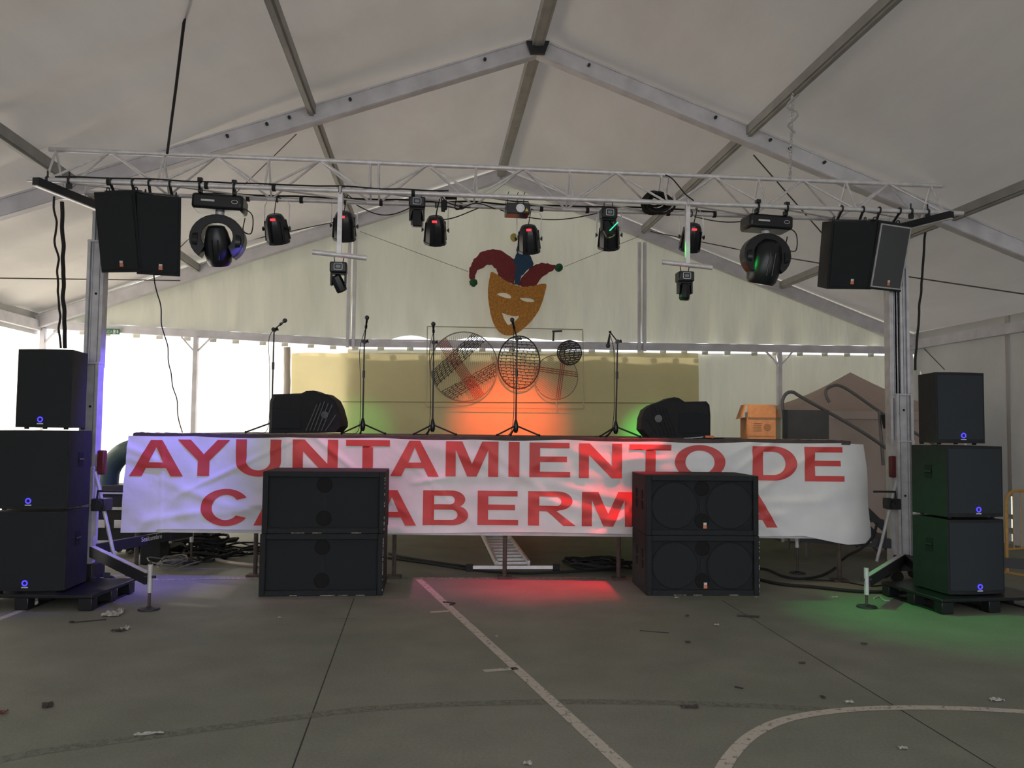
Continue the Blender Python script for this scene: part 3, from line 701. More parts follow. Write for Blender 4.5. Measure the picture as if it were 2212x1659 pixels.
# ================================================================ LIFTING MASTS
def channel(mb, M, w_, d_, z0, z1):
    """aluminium mast profile: two bright flanges and a grooved web"""
    def bx(x0, x1, y0, y1, m):
        mb.cur = m; mb.box((M.to_translation() + V(((x0 + x1) / 2, (y0 + y1) / 2, (z0 + z1) / 2))), (x1 - x0, y1 - y0, z1 - z0))
    h = w_ / 2
    bx(-h, -h + .03, -d_ / 2, d_ / 2, 0); bx(h - .03, h, -d_ / 2, d_ / 2, 0)
    bx(-h + .03, h - .03, -d_ / 2 + .035, d_ / 2, 0)
    bx(-h + .042, -h + .050, -d_ / 2 + .012, d_ / 2 - .02, 0); bx(h - .06, h - .05, -d_ / 2 + .018, d_ / 2 - .02, 0)
    mb.cur = 0
def mast(base, secs, side, label, legs, zt):
    t = thing('lifting_mast', label, 'lifting tower', base, world=True)
    for k, (z0, z1, dx, dy, w_, d_) in enumerate(secs):
        mb = MB(); channel(mb, T(base.x + dx, base.y + dy, 0), w_, d_, z0, z1); mb.build('mast_section', M_aluw, t)
        MB().cyl((base.x + dx, base.y + dy - d_ / 2 + .04, (z0 + z1) / 2 + .1), (base.x + dx, base.y + dy - d_ / 2 + .030, (z0 + z1) / 2 + .1), .012).build('bolt_hole', M_hole, t)
        MB().box((base.x + dx, base.y + dy, z1 - .015), (w_ + .006, d_ + .006, .014)).build('section_collar', M_aluw, t)
    MB().box((base.x, base.y, .21), (.26, .26, .16)).build('base_block', M_dark, t, bevel=.01)
    for a_ in (0.7, 2.4, 3.9, 5.5):
        c = base + V((math.cos(a_) * .22, math.sin(a_) * .22, .07)); w0 = MB(); w0.cyl(c + V((0, -.02, 0)), c + V((0, .02, 0)), .065, n=18); w0.build('castor_wheel', M_rub, t)
        MB().bar(c + V((0, 0, .07)), base + V((0, 0, .18)), .05, .05).build('castor_fork', M_dark, t)
    for k, (end, zs, ze, jz) in enumerate(legs):
        e = V((end.x, end.y, ze)); s = V((base.x, base.y, zs)); d = (e - s).normalized()
        lg = MB().bar(s + d * .1, e, .06, .10).build('outrigger_leg', M_dark, t)
        MB().bar(s + d * .12 + V((0, 0, .052)), e + V((0, 0, .052)), .05, .006).build('leg_top_plate', M_aluw if k == 0 else M_dark, lg)
        j = e + d * .03
        jk = MB(); jk.cyl(V((j.x, j.y, ze - .12)), V((j.x, j.y, ze + .13)), .022)
        jo = jk.build('levelling_jack', M_aluw, lg)
        MB().cyl(V((j.x, j.y, .02)), V((j.x, j.y, ze + jz)), .013).build('jack_screw', M_rust, jo)
        MB().lathe([(0, .095), (.012, .09), (.022, .03), (.03, .02)], V((j.x, j.y, .003)), (0, 0, 1), 20).build('foot_plate', M_dark, jo)
        MB().cyl(V((j.x - .05, j.y, ze + .02)), V((j.x + .05, j.y, ze + .02)), .012).build('jack_handle', M_dark, jo)
    # winch, crank, strut
    wx = base.x + side * .16
    MB().box((wx, base.y - .05, .86), (.14, .16, .12)).build('winch', M_dark, t, bevel=.01)
    MB().cyl((wx, base.y - .16, .86), (wx, base.y + .06, .86), .055, n=18).build('winch_drum', M_dark, t)
    MB().tube([V((wx, base.y - .16, .86)), V((wx + side * .02, base.y - .18, 1.0)), V((wx + side * .26, base.y - .18, 1.0))], .012).build('crank', M_dark, t)
    mb = MB(); mb.box((base.x + side * .135, base.y - .03, 1.27), (.075, .07, .24)); mb.build('winch_grip', M_red, t, bevel=.015, label='dull red handle cover')
    MB().cyl((base.x + side * .09, base.y - .06, 1.18), (base.x + side * .34, base.y - .06, .22), .018).build('strut', M_aluw, t)
    return t
# left mast
YM = 8.24
bx_ = at(190, 1100, YM); baseL = V((bx_.x, YM, 0))
def zpx(px, py, Y): return at(px, py, Y).z
zLtop = R(0, 0, 0).z - .22
mast(baseL, [(zpx(190, 528, YM), zLtop, 0, .09, .175, .10), (zpx(190, 793, YM), zpx(190, 528, YM) + .05, -.015, .04, .17, .10), (zpx(190, 1018, YM), zpx(190, 793, YM) + .05, -.01, 0, .17, .10),
             (.13, zpx(190, 615, YM), -.045, .10, .17, .07), (.13, zpx(190, 1018, YM) + .05, .015, -.05, .15, .10)], 1,
     'silver telescopic lifting mast beside the left tower, right flank lit violet', [
      (onz(318, 1316), .42, .27, .16), (at(410, 1195, 9.9), .40, .38, .1)], zLtop)
# right mast
YM2 = 9.36
bx2 = at(1953, 1100, YM2); baseR = V((bx2.x, YM2, 0)); zRtop = R(TLN, 0, 0).z - .20
mast(baseR, [(zpx(1950, 585, YM2), zRtop, .0, .10, .175, .10), (zpx(1950, 860, YM2), zpx(1950, 585, YM2) + .05, -.02, .05, .21, .12), (zpx(1950, 960, YM2), zpx(1950, 860, YM2) + .05, .0, .0, .19, .12),
             (.13, zpx(1950, 620, YM2), -.065, .06, .15, .14), (.13, zpx(1950, 960, YM2) + .05, -.02, -.05, .19, .12)], -1,
     'silver telescopic lifting mast between the banner and the right speaker tower', [
      (onz(1874, 1311), .26, .24, .14), (at(1728, 1195, 9.75), .40, .42, .16), (at(2240, 1252, 8.9), .28, .26, .1), (onz(2016, 1296), .26, .18, .0)], zRtop)
# name written on the left outrigger
fc = bpy.data.curves.new('lettering', 'FONT'); fc.body = 'Sealcumbre'; fc.size = .075; fc.extrude = .001; fc.align_x = 'CENTER'
fo = bpy.data.objects.new('lettering', fc); C.objects.link(fo)
e = at(410, 1195, 9.9); s = baseL.copy(); d = V((e.x - s.x, e.y - s.y, 0)).normalized(); leg2 = [o for o in bpy.data.objects if o.name.startswith('outrigger_leg')][1]
ctr = s + d * 0.95 + V((0, 0, .385)); nrm = V((d.y, -d.x, 0)); 
Rm = Matrix((d.to_4d(), V((0, 0, 1, 0)), nrm.to_4d(), V((0, 0, 0, 1)))).transposed(); Rm[3][0] = Rm[3][1] = Rm[3][2] = 0; Rm[0][3] = Rm[1][3] = Rm[2][3] = 0; Rm[3][3] = 1
bpy.context.view_layer.update()
me = bpy.data.meshes.new_from_object(fo.evaluated_get(bpy.context.evaluated_depsgraph_get())); bpy.data.objects.remove(fo)
me.transform(T(*(-baseL)) @ T(*(ctr + nrm * .034 )) @ Rm); me.materials.clear(); me.materials.append(M_white)
lo = bpy.data.objects.new('lettering', me); C.objects.link(lo); lo.parent = leg2

# mast head beams under the truss ends
for t0, lab in ((.42, 'dark cross beam on top of the left mast carrying the truss'), (TLN - .60, 'dark cross beam on top of the right mast carrying the truss')):
    hb = thing('mast_head', lab, 'beam', R(t0, 0, -.1), world=True)
    sh = -.22 if t0 < 1 else .25
    MB().bar(R(t0 + sh, -.30, -.10), R(t0 - sh * .35, .70, -.10), .07, .07).build('beam', M_dark, hb)
    MB().bar(R(t0 + sh - .0, -.30, -.145), R(t0 - sh * .35, .70, -.145), .04, .012).build('beam_plate', M_alu, hb)
    for q in (0, TQ):
        for dt in (-.14, .06):
            x = t0 + dt + sh * .45; mb = MB(); mb.tube([R(x, q + .03 * math.cos(a_ * PI / 6), .03 * math.sin(a_ * PI / 6)) for a_ in range(0, 12)], .012, 6, closed=True); mb.bar(R(x, q, -.03), R(x, q, -.08), .03, .05)
            mb.cyl(R(x, q, .03), R(x, q, .09), .008); mb.build('clamp', M_alu if q else M_dark, hb)
# ================================================================ HUNG FROM THE TRUSS
def onR(px, py, q):
    """point on the vertical plane through the truss line shifted back by q"""
    d = ray(px, py); p0 = TL + tv * q; n = tv; return CAM + d * ((p0 - CAM).dot(n) / d.dot(n))
def RT(p): return (p - TL).dot(tu)
def hook(mb, p_ch, z_top):   # half coupler round the chord with a drop bar
    mb.tube([p_ch + tv * (.032 * math.cos(a * PI / 6)) + V((0, 0, .032 * math.sin(a * PI / 6))) for a in range(12)], .008, 6, closed=True)
    mb.cyl(p_ch + V((0, 0, .03)), p_ch + V((0, 0, .075)), .006)
    mb.cyl(p_ch - V((0, 0, .03)), V((p_ch.x, p_ch.y, z_top)), .010)
def basis(M):  # local x along truss
    return M
ang_t = math.atan2(tu.y, tu.x)

# flown speakers ------------------------------------------------
def flown(tl, bl_z, w_, h_, d_, yaw, tilt, label, bright, grille):
    """tl: world point at the top centre of the front face"""
    M = Matrix.Translation(tl) @ RZ(yaw) @ RX(-tilt)
    t = thing('flown_speaker', label, 'speaker', M, group='speakers hung from the truss ends')
    mb = MB(); bw_ = w_ * .78
    pl = [(-w_ / 2, 0), (w_ / 2, 0), (bw_ / 2, d_), (-bw_ / 2, d_)]
    mb.prism([V((x, y, -h_)) for x, y in pl], [], (0, 0, h_)); mb.build('cabinet', M_blk, t, bevel=.006)
    g = MB(); g.box((0, -.006, -h_ / 2), (w_ - .05, .012, h_ - .06)); gr = g.build('grille', grille, t)
    if grille is M_grilleg:
        for sx in (-1, 1): MB().box((sx * (w_ / 2 - .03), -.010, -h_ / 2), (.014, .012, h_ - .05)).build('grille_rim', M_aluw, gr)
        for z in (-.03, -h_ + .03): MB().box((0, -.010, z), (w_ - .06, .012, .014)).build('grille_rim', M_aluw, gr)
    logo(t, V((.02, -.014, -h_ + .09)))
    for sx in (-.35, .35):
        mb = MB(); mb.tube([V((sx * w_, d_ * .35 + .025 * math.cos(a * PI / 5), .025 + .025 * math.sin(a * PI / 5))) for a in range(10)], .006, 6, closed=True); mb.build('eye_bolt', M_dark, t)
    mb = MB(); mb.box((0, d_ * .4, .015), (w_ * .8, .10, .012))
    inv = M.inverted(); top = M @ V((0, d_ * .4, .02)); ch = R(RT(top), 0 if tv.dot(top - TL) < TQ / 2 + .1 else TQ, 0)
    for sx in (-.25, .25):
        a = V((sx * w_, d_ * .4, .02)); aw = M @ a; cw = R(RT(aw), .0, -.02); mb.cyl(a, inv @ cw, .014); mb.tube([inv @ (R(RT(aw), .034 * math.cos(k * PI / 5), .034 * math.sin(k * PI / 5))) for k in range(10)], .010, 6, closed=True)
    mb.build('hanging_bracket', M_dark, t); return t
def fl_front(px0, px1, py, q): 
    a, b = onR(px0, py, q), onR(px1, py, q); return (a + b) / 2, (b - a).length
c1, w_1 = fl_front(196, 295, 414, -.10); c2, w_2 = fl_front(295, 388, 422, -.10)
flown(c1, 0, w_1 * 1.0, .78, .42, -14 + math.degrees(ang_t), -13, 'black flown speaker at the left end of the truss, outer of the pair', False, M_grille)
flown(c2 + tu * .01, 0, w_2 * 1.0, .78, .42, 10 + math.degrees(ang_t), -13, 'black flown speaker beside the left moving head, inner of the pair', False, M_grille)
c3, w_3 = fl_front(1800, 1893, 478, -.08); c4, w_4 = fl_front(1897, 1968, 481, -.08)
flown(c3, 0, w_3, .74, .42, -6 + math.degrees(ang_t), -13, 'black flown speaker near the right end of the truss with orange badge', True, M_grille)
flown(c4 + V((.03, .03, 0)), 0, w_3, .74, .40, 24, -13, 'flown speaker with lighter grey grille at the right end of the truss', True, M_grilleg)

# LED par cans --------------------------------------------------
def par_can(lens_tilt, yaw, drop, label, M):
    t = thing('par_can', label, 'stage light', M, group='par cans on the rear chord of the truss')
    c = V((0, 0, -drop))                                # body centre
    d = Matrix.Rotation(math.radians(yaw), 3, 'Z') @ V((0, math.cos(math.radians(lens_tilt)), -math.sin(math.radians(lens_tilt))))
    body = MB(); body.lathe([(-.155, .0), (-.155, .05), (-.145, .075), (-.11, .095), (-.055, .112), (.05, .118), (.12, .118), (.125, .124), (.15, .124), (.15, .10)], c, d, 12)
    b = body.build('body', M_blkg, t, smooth=20)
    s = d.cross(V((0, 0, 1))).normalized(); u = s.cross(d)
    for a in range(6):
        aa = a * PI / 3 + .3; r = s * math.cos(aa) + u * math.sin(aa)
        MB().bar(c + d * -.09 + r * .105, c + d * .12 + r * .122, .008, .02, up=r).build('cooling_fin', M_blkg, b)
    MB().lathe([(.1501, .095), (.152, .0)], c, d, 20).build('lens', M_lens, t)
    f = MB(); nf = V((0, -1, 0)); nf = (nf - d * nf.dot(d)).normalized(); p = c + d * -.118 + nf * .094
    f.bar(p - s * .026, p + s * .026, .022, .010, up=nf); f.build('display', M_led_r, t, label='small glowing red number display')
    y = MB(); W_ = .135; top = -drop + .30
    y.tube([c - s * W_, V((-s.x * W_, -s.y * W_, top - .05)) * 1, V((-s.x * (W_ - .03), -s.y * (W_ - .03), top)), V((s.x * (W_ - .03), s.y * (W_ - .03), top)), V((s.x * W_, s.y * W_, top - .05)), c + s * W_], .006, 6)
    y.build('yoke', M_alu, t)
    for q in (-1, 1): MB().lathe([(0, .012), (.012, .012), (.014, .024), (.024, .024)], c + s * q * (W_ - .01), s * q, 10).build('knob', M_blkg, t)
    k = MB(); k.tube([V((tv.x * .03 * math.cos(a * PI / 6), tv.y * .03 * math.cos(a * PI / 6), .03 * math.sin(a * PI / 6))) for a in range(12)], .008, 6, closed=True); k.cyl((0, 0, -.03), (0, 0, top), .010); k.build('clamp', M_dark, t)
    k = MB(); k.tube(curve([c + d * -.15, c + d * -.20 + V((.03, 0, .12)), V((.05, 0, top + .02)), V((.10, .0, .02))], 6), .005, 6); k.build('power_cord', M_rub, t)
    return t
M_parlabels = [
 (598, 494, 62, -6, 'black par can with red display between the left moving head and left T-bar'),
 (744, 488, 62, 8, 'black par can with red display just behind the left T-bar pole'),
 (941, 497, 60, 6, 'black par can with red display beside the dark upright moving head'),
 (1143, 516, 64, -6, 'black par can above the blue horn of the jester mask'),
 (1316, 508, 60, -4, 'black par can hanging behind the small moving head with green glow'),
 (1494, 512, 58, 6, 'black par can with red display just behind the right T-bar pole')]
PARS = []
for px, py, tl, yw, lab in M_parlabels:
    p = onR(px, py, TQ); ch = R(RT(p), TQ, 0); PARS.append((p, ch))
    par_can(tl, yw, ch.z - p.z, lab, Matrix.Translation(ch))

# big moving heads ----------------------------------------------
def big_head(px, py0, py1, label, lean, head_dir, hlen, oval):
    """px: column, py0: base top, py1: base bottom"""
    p = onR(px, (py0 + py1) / 2, .16); t = thing('moving_head', label, 'stage light', Matrix.Translation(p) @ Matrix.Rotation(ang_t, 4, 'Z') @ RY(lean), group='large moving heads')
    MB().box((0, 0, 0), (.50, .30, .155)).build('base', M_blkg, t, bevel=.03)
    MB().box((-.09, -.152, .0), (.13, .004, .018)).build('name_plate', M_white, t)
    MB().tube([V((.17 + .03 * math.cos(a * PI / 6), -.152, .018 * math.sin(a * PI / 6))) for a in range(12)], .003, 5, closed=True).build('emblem', M_white, t)
    for sx in (-.17, .16):
        k = MB()
        k.box((sx, -.13, .10), (.035, .06, .05)); k.tube([V((sx, -.16 + .034 * math.cos(a * PI / 6), .145 + .034 * math.sin(a * PI / 6))) for a in range(12)], .012, 6, closed=True); k.box((sx, -.16, .20), (.045, .05, .035)); k.build('clamp', M_blkg, t)
    MB().lathe([(0, .045), (.05, .045)], V((0, 0, -.075)), (0, 0, -1), 16).build('pan_bearing', M_alu, t)
    # yoke: C-shaped arms
    def el(rx, rz, a0, a1, n=16, cz=-.33): return [V((rx * math.cos(math.radians(a0 + (a1 - a0) * i / n)), 0, cz + rz * math.sin(math.radians(a0 + (a1 - a0) * i / n)))) for i in range(n + 1)]
    out = el(.27, .245, -52, 232, 22, -.36); inn = el(.155, .14, 225, -45, 16, -.34)
    MB().prism([q + V((0, -.075, 0)) for q in out + inn], [], (0, .15, 0)).build('yoke', M_blkg, t, bevel=.015)
    for sx in (-1, 1): MB().lathe([(0, .10), (.05, .095), (.06, .07)], V((sx * .185, 0, -.38)), (sx, 0, 0), 18).build('tilt_housing', M_blkg, t)
    d = V(head_dir).normalized(); c = V((0, 0, -.42))
    h = MB(); L_ = hlen
    h.lathe([(-L_ * .5, .03), (-L_ * .48, .08), (-L_ * .36, .125 * oval), (-L_ * .1, .155 * oval), (L_ * .2, .160 * oval), (L_ * .42, .145 * oval), (L_ * .5, .12 * oval)], c, d, 22); hd = h.build('head', M_blkg, t, smooth=50)
    MB().lathe([(L_ * .501, .10), (L_ * .515, .0)], c, d, 20).build('lens', M_lens, hd)
    for a in (-1, 1): MB().tube([c + d * (L_ * .3) + d.cross(V((1, 0, 0))).normalized() * .165 * oval + V((.03 * a, 0, 0)), c - d * (L_ * .2) + d.cross(V((1, 0, 0))).normalized() * .15 * oval + V((.03 * a, 0, 0))], .008, 6).build('head_rib', M_blkg, hd)
    MB().tube(curve([V((.22, -.05, -.02)), V((.33, -.05, -.10)), V((.33, -.05, -.28)), V((.24, 0, -.25)), V((.25, 0, -.12))], 8), .006, 6).build('safety_cord', M_rub, t)
    return t
big_head(476, 427, 458, 'large black moving head next to the left flown speakers, head tipped down', 1.5, (.05, .40, -.9), .40, .84)
big_head(1655, 467, 502, 'large glossy black moving head near the right flown speakers, oval head hanging', 2.0, (-.10, .22, -1), .50, 1.12)

# small moving heads --------------------------------------------
def mini_head(p, label, d, green=False, up=.0):
    t = thing('mini_moving_head', label, 'stage light', Matrix.Translation(p) @ Matrix.Rotation(ang_t, 4, 'Z'), group='small moving heads')
    MB().box((0, 0, -.055), (.17, .15, .11)).build('base', M_blkg, t, bevel=.015)
    ring = [V((.04 * max(-1, min(1, 1.35 * math.cos(a * PI / 8))), -.078, -.05 + .032 * max(-1, min(1, 1.35 * math.sin(a * PI / 8))))) for a in range(16)]
    MB().tube(ring, .0035, 5, closed=True).build('display_frame', M_alu, t)
    MB().box((0, -.077, -.05), (.045, .004, .028)).build('display', mat('grey_display', (.22, .24, .27, 1), .3), t)
    y = MB()
    for sx in (-1, 1): y.box((sx * .07, 0, -.17), (.02, .07, .13))
    y.box((0, 0, -.115), (.16, .07, .018)); y.build('yoke', M_blkg, t, bevel=.006)
    d = V(d).normalized(); c = V((0, 0, -.21))
    h = MB(); h.lathe([(-.085, .035), (-.075, .055), (.0, .062), (.075, .060), (.09, .05)], c, d, 8); hd = h.build('head', M_blkg, t, smooth=20)
    MB().lathe([(.0905, .035), (.094, 0)], c, d, 14).build('lens', M_lens, hd)
    for sx in (-.04, .04):
        MB().tube([V((sx, 0, 0)), V((sx * 1.2, 0, .05)), V((sx * .9, 0, .085))], .005, 6).build('clamp', M_rub, t)
    if green:
        s = d.cross(V((1, 0, 0))).normalized()
        MB().bar(c + V((.0, -.066, -.035)), c + V((.085, -.066, .055)), .010, .022, up=V((0, 1, 0))).build('glowing_lens', M_led_g, hd, label='glowing green light strip')
    return t
p = onR(901, 428, 0.0); mini_head(V((p.x, p.y, p.z)), 'small black moving head hanging straight below the front chord left of centre', (0, .1, -1))
p = onR(1314, 452, 0.0); mini_head(p, 'small moving head with a glowing green strip under the front chord', (.4, -.2, -1), True)
def tbar(px, py0, py1, pxl, pxr, lab):
    a = onR(px, py0, 0); b = onR(px, py1, 0); t = thing('t_bar', lab, 'hanging bar', a, world=True)
    ca = R(RT(a), 0, 0); b = V((a.x, a.y, b.z))
    MB().bar(V((a.x, a.y, ca.z - .02)), b, .045, .045, up=tv).build('drop_pole', M_alu, t)
    MB().tube([R(RT(a), .036 * math.cos(k * PI / 6), .036 * math.sin(k * PI / 6)) for k in range(12)], .014, 6, closed=True).build('clamp', M_alu, t)
    l = onR(pxl, py1 + 0, 0); r = onR(pxr, py1 + 9, 0); l.z = b.z + .01; r.z = b.z - .03
    MB().cyl(l, r, .026, n=14).build('cross_bar', M_alu, t); return V((a.x, a.y, b.z - .08))
q1 = tbar(735, 432, 549, 675, 792, 'silver T-shaped drop bar on the left half of the truss')
q2 = tbar(1485, 462, 570, 1430, 1538, 'silver T-shaped drop bar on the right half of the truss, edge lit green')
mini_head(V((q1.x, q1.y, q1.z - .01)), 'small black moving head under the left T-bar, head tilted', (.45, .35, -1))
mini_head(V((q2.x - .03, q2.y, q2.z - .01)), 'small black moving head under the right T-bar, side lit green', (-.1, -.1, -1))

# laser box, cable coil, cable junction, cables along the truss ----
p = onR(1117, 455, .05)
t = thing('laser_projector', 'flat black laser box with round lens and yellow warning triangle under the truss', 'stage light', Matrix.Translation(p) @ Matrix.Rotation(ang_t, 4, 'Z'))
MB().box((0, 0, 0), (.245, .20, .115)).build('housing', M_blkg, t, bevel=.008)
MB().lathe([(0, .045), (.012, .045), (.012, .032), (.004, .030), (.004, 0)], V((.02, -.10, .0)), (0, -1, 0), 20).build('lens_ring', M_alu, t)
MB().prism([V((.07, -.103, -.03)), V((.105, -.103, -.03)), V((.0875, -.103, .005))], [], (0, -.003, 0)).build('warning_triangle', mat('warning_yellow', (.7, .6, .08, 1), .5), t, label='yellow warning triangle')
MB().tube([V((-.12, 0, .05)), V((-.12, 0, .10)), V((.12, 0, .10)), V((.12, 0, .05))], .006, 6).build('bracket', M_rub, t)
for x in (-.10, .0, .07): MB().tube([V((x, 0, .06)), V((x, 0, .17)), V((x + .012, 0, .20))], .004, 6).build('hook', M_rub, t)
# coil of cable in the truss
p = onR(1424, 436, .21); t = tag(None, '', '') if False else None
rr = random.Random(5); mb = MB()
for k in range(9):
    R0 = .11 + rr.uniform(-.02, .02); dx, dz = rr.uniform(-.05, .05), rr.uniform(-.04, .03); ph = rr.uniform(-.3, .3); yy = rr.uniform(-.07, .07)
    mb.tube([p + tu * (dx + R0 * 1.1 * math.cos(a * PI / 12)) + tv * (yy + .03 * math.sin(2 * a * PI / 12 + ph)) + V((0, 0, dz + R0 * .85 * math.sin(a * PI / 12))) for a in range(24)], .013, 6, closed=True)
tag(mb.build('cable_coil', M_rub), 'tangled black cable coil stuffed inside the truss right of centre', 'cable coil')
p = onR(970, 425, .1); mb = MB(); j = thing('cable_junction', 'bundle of black plugs and cable hooked over the truss near the centre', 'cable junction', p, world=True)
mb.box(p + tu * .02 + V((0, 0, .0)), (.12, .06, .05)); mb.box(p - tu * .05 - V((0, 0, .09)), (.06, .05, .10)); mb.build('plug', M_rub, j, bevel=.01)
MB().bar(p + tu * .10 + V((0, 0, .02)), p - tu * .12 + V((0, 0, .03)), .05, .035).build('plug', M_rub, j)
MB().cyl(p - tu * .06 - V((0, 0, .16)), p - tu * .05 - V((0, 0, .07)), .02, .035).build('plug', M_rub, j)
for k in range(4):
    a = p + tu * rr.uniform(-.1, .12) + V((0, 0, rr.uniform(-.03, .04))); MB().tube(curve([a, a + tu * rr.uniform(-.05, .1) - V((0, 0, rr.uniform(.08, .2))), a + tu * rr.uniform(.1, .25) - V((0, 0, rr.uniform(.05, .25))), R(RT(a) + rr.uniform(.2, .45), TQ, -.02)], 6), .006, 6).build('loose_cord', M_rub, j)
def run_cable(q, h, x0, x1, lab, amp=.02, r=.008):
    pts = []; x = x0
    while x < x1: pts.append(R(x, q + .02 * nz3(x * 3, q, 2), h + amp * nz3(x * 2.2, q, 7) + amp * .5)); x += .12
    c = thing('power_cable', lab, 'cable', pts[0], world=True)
    MB().tube(curve(pts, 3), r, 6).build('cable', M_rub, c)
    x = x0 + .5
    while x < x1:
        a = R(x, q, 0); tb2 = MB(); tb2.cyl(a - tu * .018, a + tu * .018, .034, n=14); tb2.build('tape_band', M_rub, c); x += rr.uniform(.5, .95)
run_cable(0, .030, .25, RT(onR(975, 430, 0)), 'black cable taped along the front bottom chord of the truss, left half')
run_cable(TQ, .030, 1.5, RT(onR(1560, 460, TQ)), 'black cable taped along the rear bottom chord of the truss', r=.010)
cx = onR(1435, 375, .2); cable = MB().tube(curve([R(RT(cx), .2, TH), R(RT(cx) + .06, .1, TH - .08), R(RT(cx) + .18, .05, .12), R(RT(cx) + .26, 0, .03)], 8), .007, 6).build('hanging_cable', M_rub)
tag(cable, 'short black cable looping from top chord to the right T-bar clamp', 'cable')
for (a, b, sg, lab) in ((1080, 1290, .09, 'slack cord drooping between laser box and green-lit head'), (1500, 1640, .05, 'slack cord drooping from the right T-bar towards the right moving head'), (770, 890, .10, 'slack cord drooping between left T-bar and the upright small moving head')):
    A, B = onR(a, 458 if a < 1400 else 470, TQ), onR(b, 460 if b < 1400 else 470, TQ); A = R(RT(A), TQ, -.03); B = R(RT(B), TQ, -.03)
    tag(MB().tube([A.lerp(B, i / 14) - V((0, 0, sg * math.sin(PI * i / 14))) for i in range(15)], .006, 6).build('slack_cord', M_rub), lab, 'cord')

# vertical cables at both ends, rope to the roof, chain --------
def wavy(pa, pb, r, amp, lab, name='hanging_cable', m=M_rub, seed=0, n=24):
    pts = [pa.lerp(pb, i / n) + V((amp * nz3(i * .35, seed, 1), amp * nz3(i * .35, seed, 5), 0)) for i in range(n + 1)]
    return tag(MB().tube(curve(pts, 3), r, 6).build(name, m), lab, 'cable')
wavy(at(117, 424, 7.85), at(131, 752, 7.85), .010, .05, 'thin wavy black cable hanging left of the left mast', seed=1)
wavy(at(134, 436, 7.9), at(140, 752, 7.9), .020, .02, 'thick black cable bundle hanging down behind the left tower speaker', seed=2)
wavy(at(1999, 502, 9.2), at(1976, 800, 9.3), .013, .015, 'black cable hanging beside the right mast', seed=3)
wavy(at(332, 588, 8.0), at(392, 934, 9.6), .006, .03, 'thin cord hanging from the left flown speakers to the stage', seed=4)
e = onroof(405, -12); b0 = R(RT(onR(361, 335, .2)), .2, .37)
tag(MB().tube([e, e.lerp(b0, .5) + V((0, 0, -.03)), b0], .013, 6).build('suspension_rope', M_rub), 'dark rope running from the roof to the left part of the truss', 'rope')
wavy(b0, R(RT(onR(350, 395, 0)), 0, .03), .005, .01, 'thin pale rope end dangling under the dark suspension rope', seed=6, m=M_alu)
pc = onroof(1712, 203, .22); pb = R(RT(onR(1706, 392, .2)), .2, .36); ch = MB(); n = 26
for i in range(n):
    c_ = pc.lerp(pb, (i + .5) / n); a = V((1, .2, 0)).normalized() if i % 2 else V((-.2, 1, 0)).normalized(); L_ = (pc - pb).length / n * .72
    ch.tube([c_ + a * (.016 * math.cos(k * PI / 4)) + (pb - pc).normalized() * (L_ * math.sin(k * PI / 4)) for k in range(8)], .005, 5, closed=True)
tag(ch.build('hanging_chain', M_alu), 'steel chain holding the truss from the right roof purlin', 'chain')
cy = MB(); cy.tube([pc + V((.05 * math.sin(i), .03 * math.cos(i * 1.3), .05 - i * .035)) for i in range(14)], .012, 5); tag(cy.build('plastic_wrap', mat('clear_wrap', (.4, .4, .4, 1), .25)), 'crumpled pale plastic wrap at the top of the chain', 'plastic wrap')

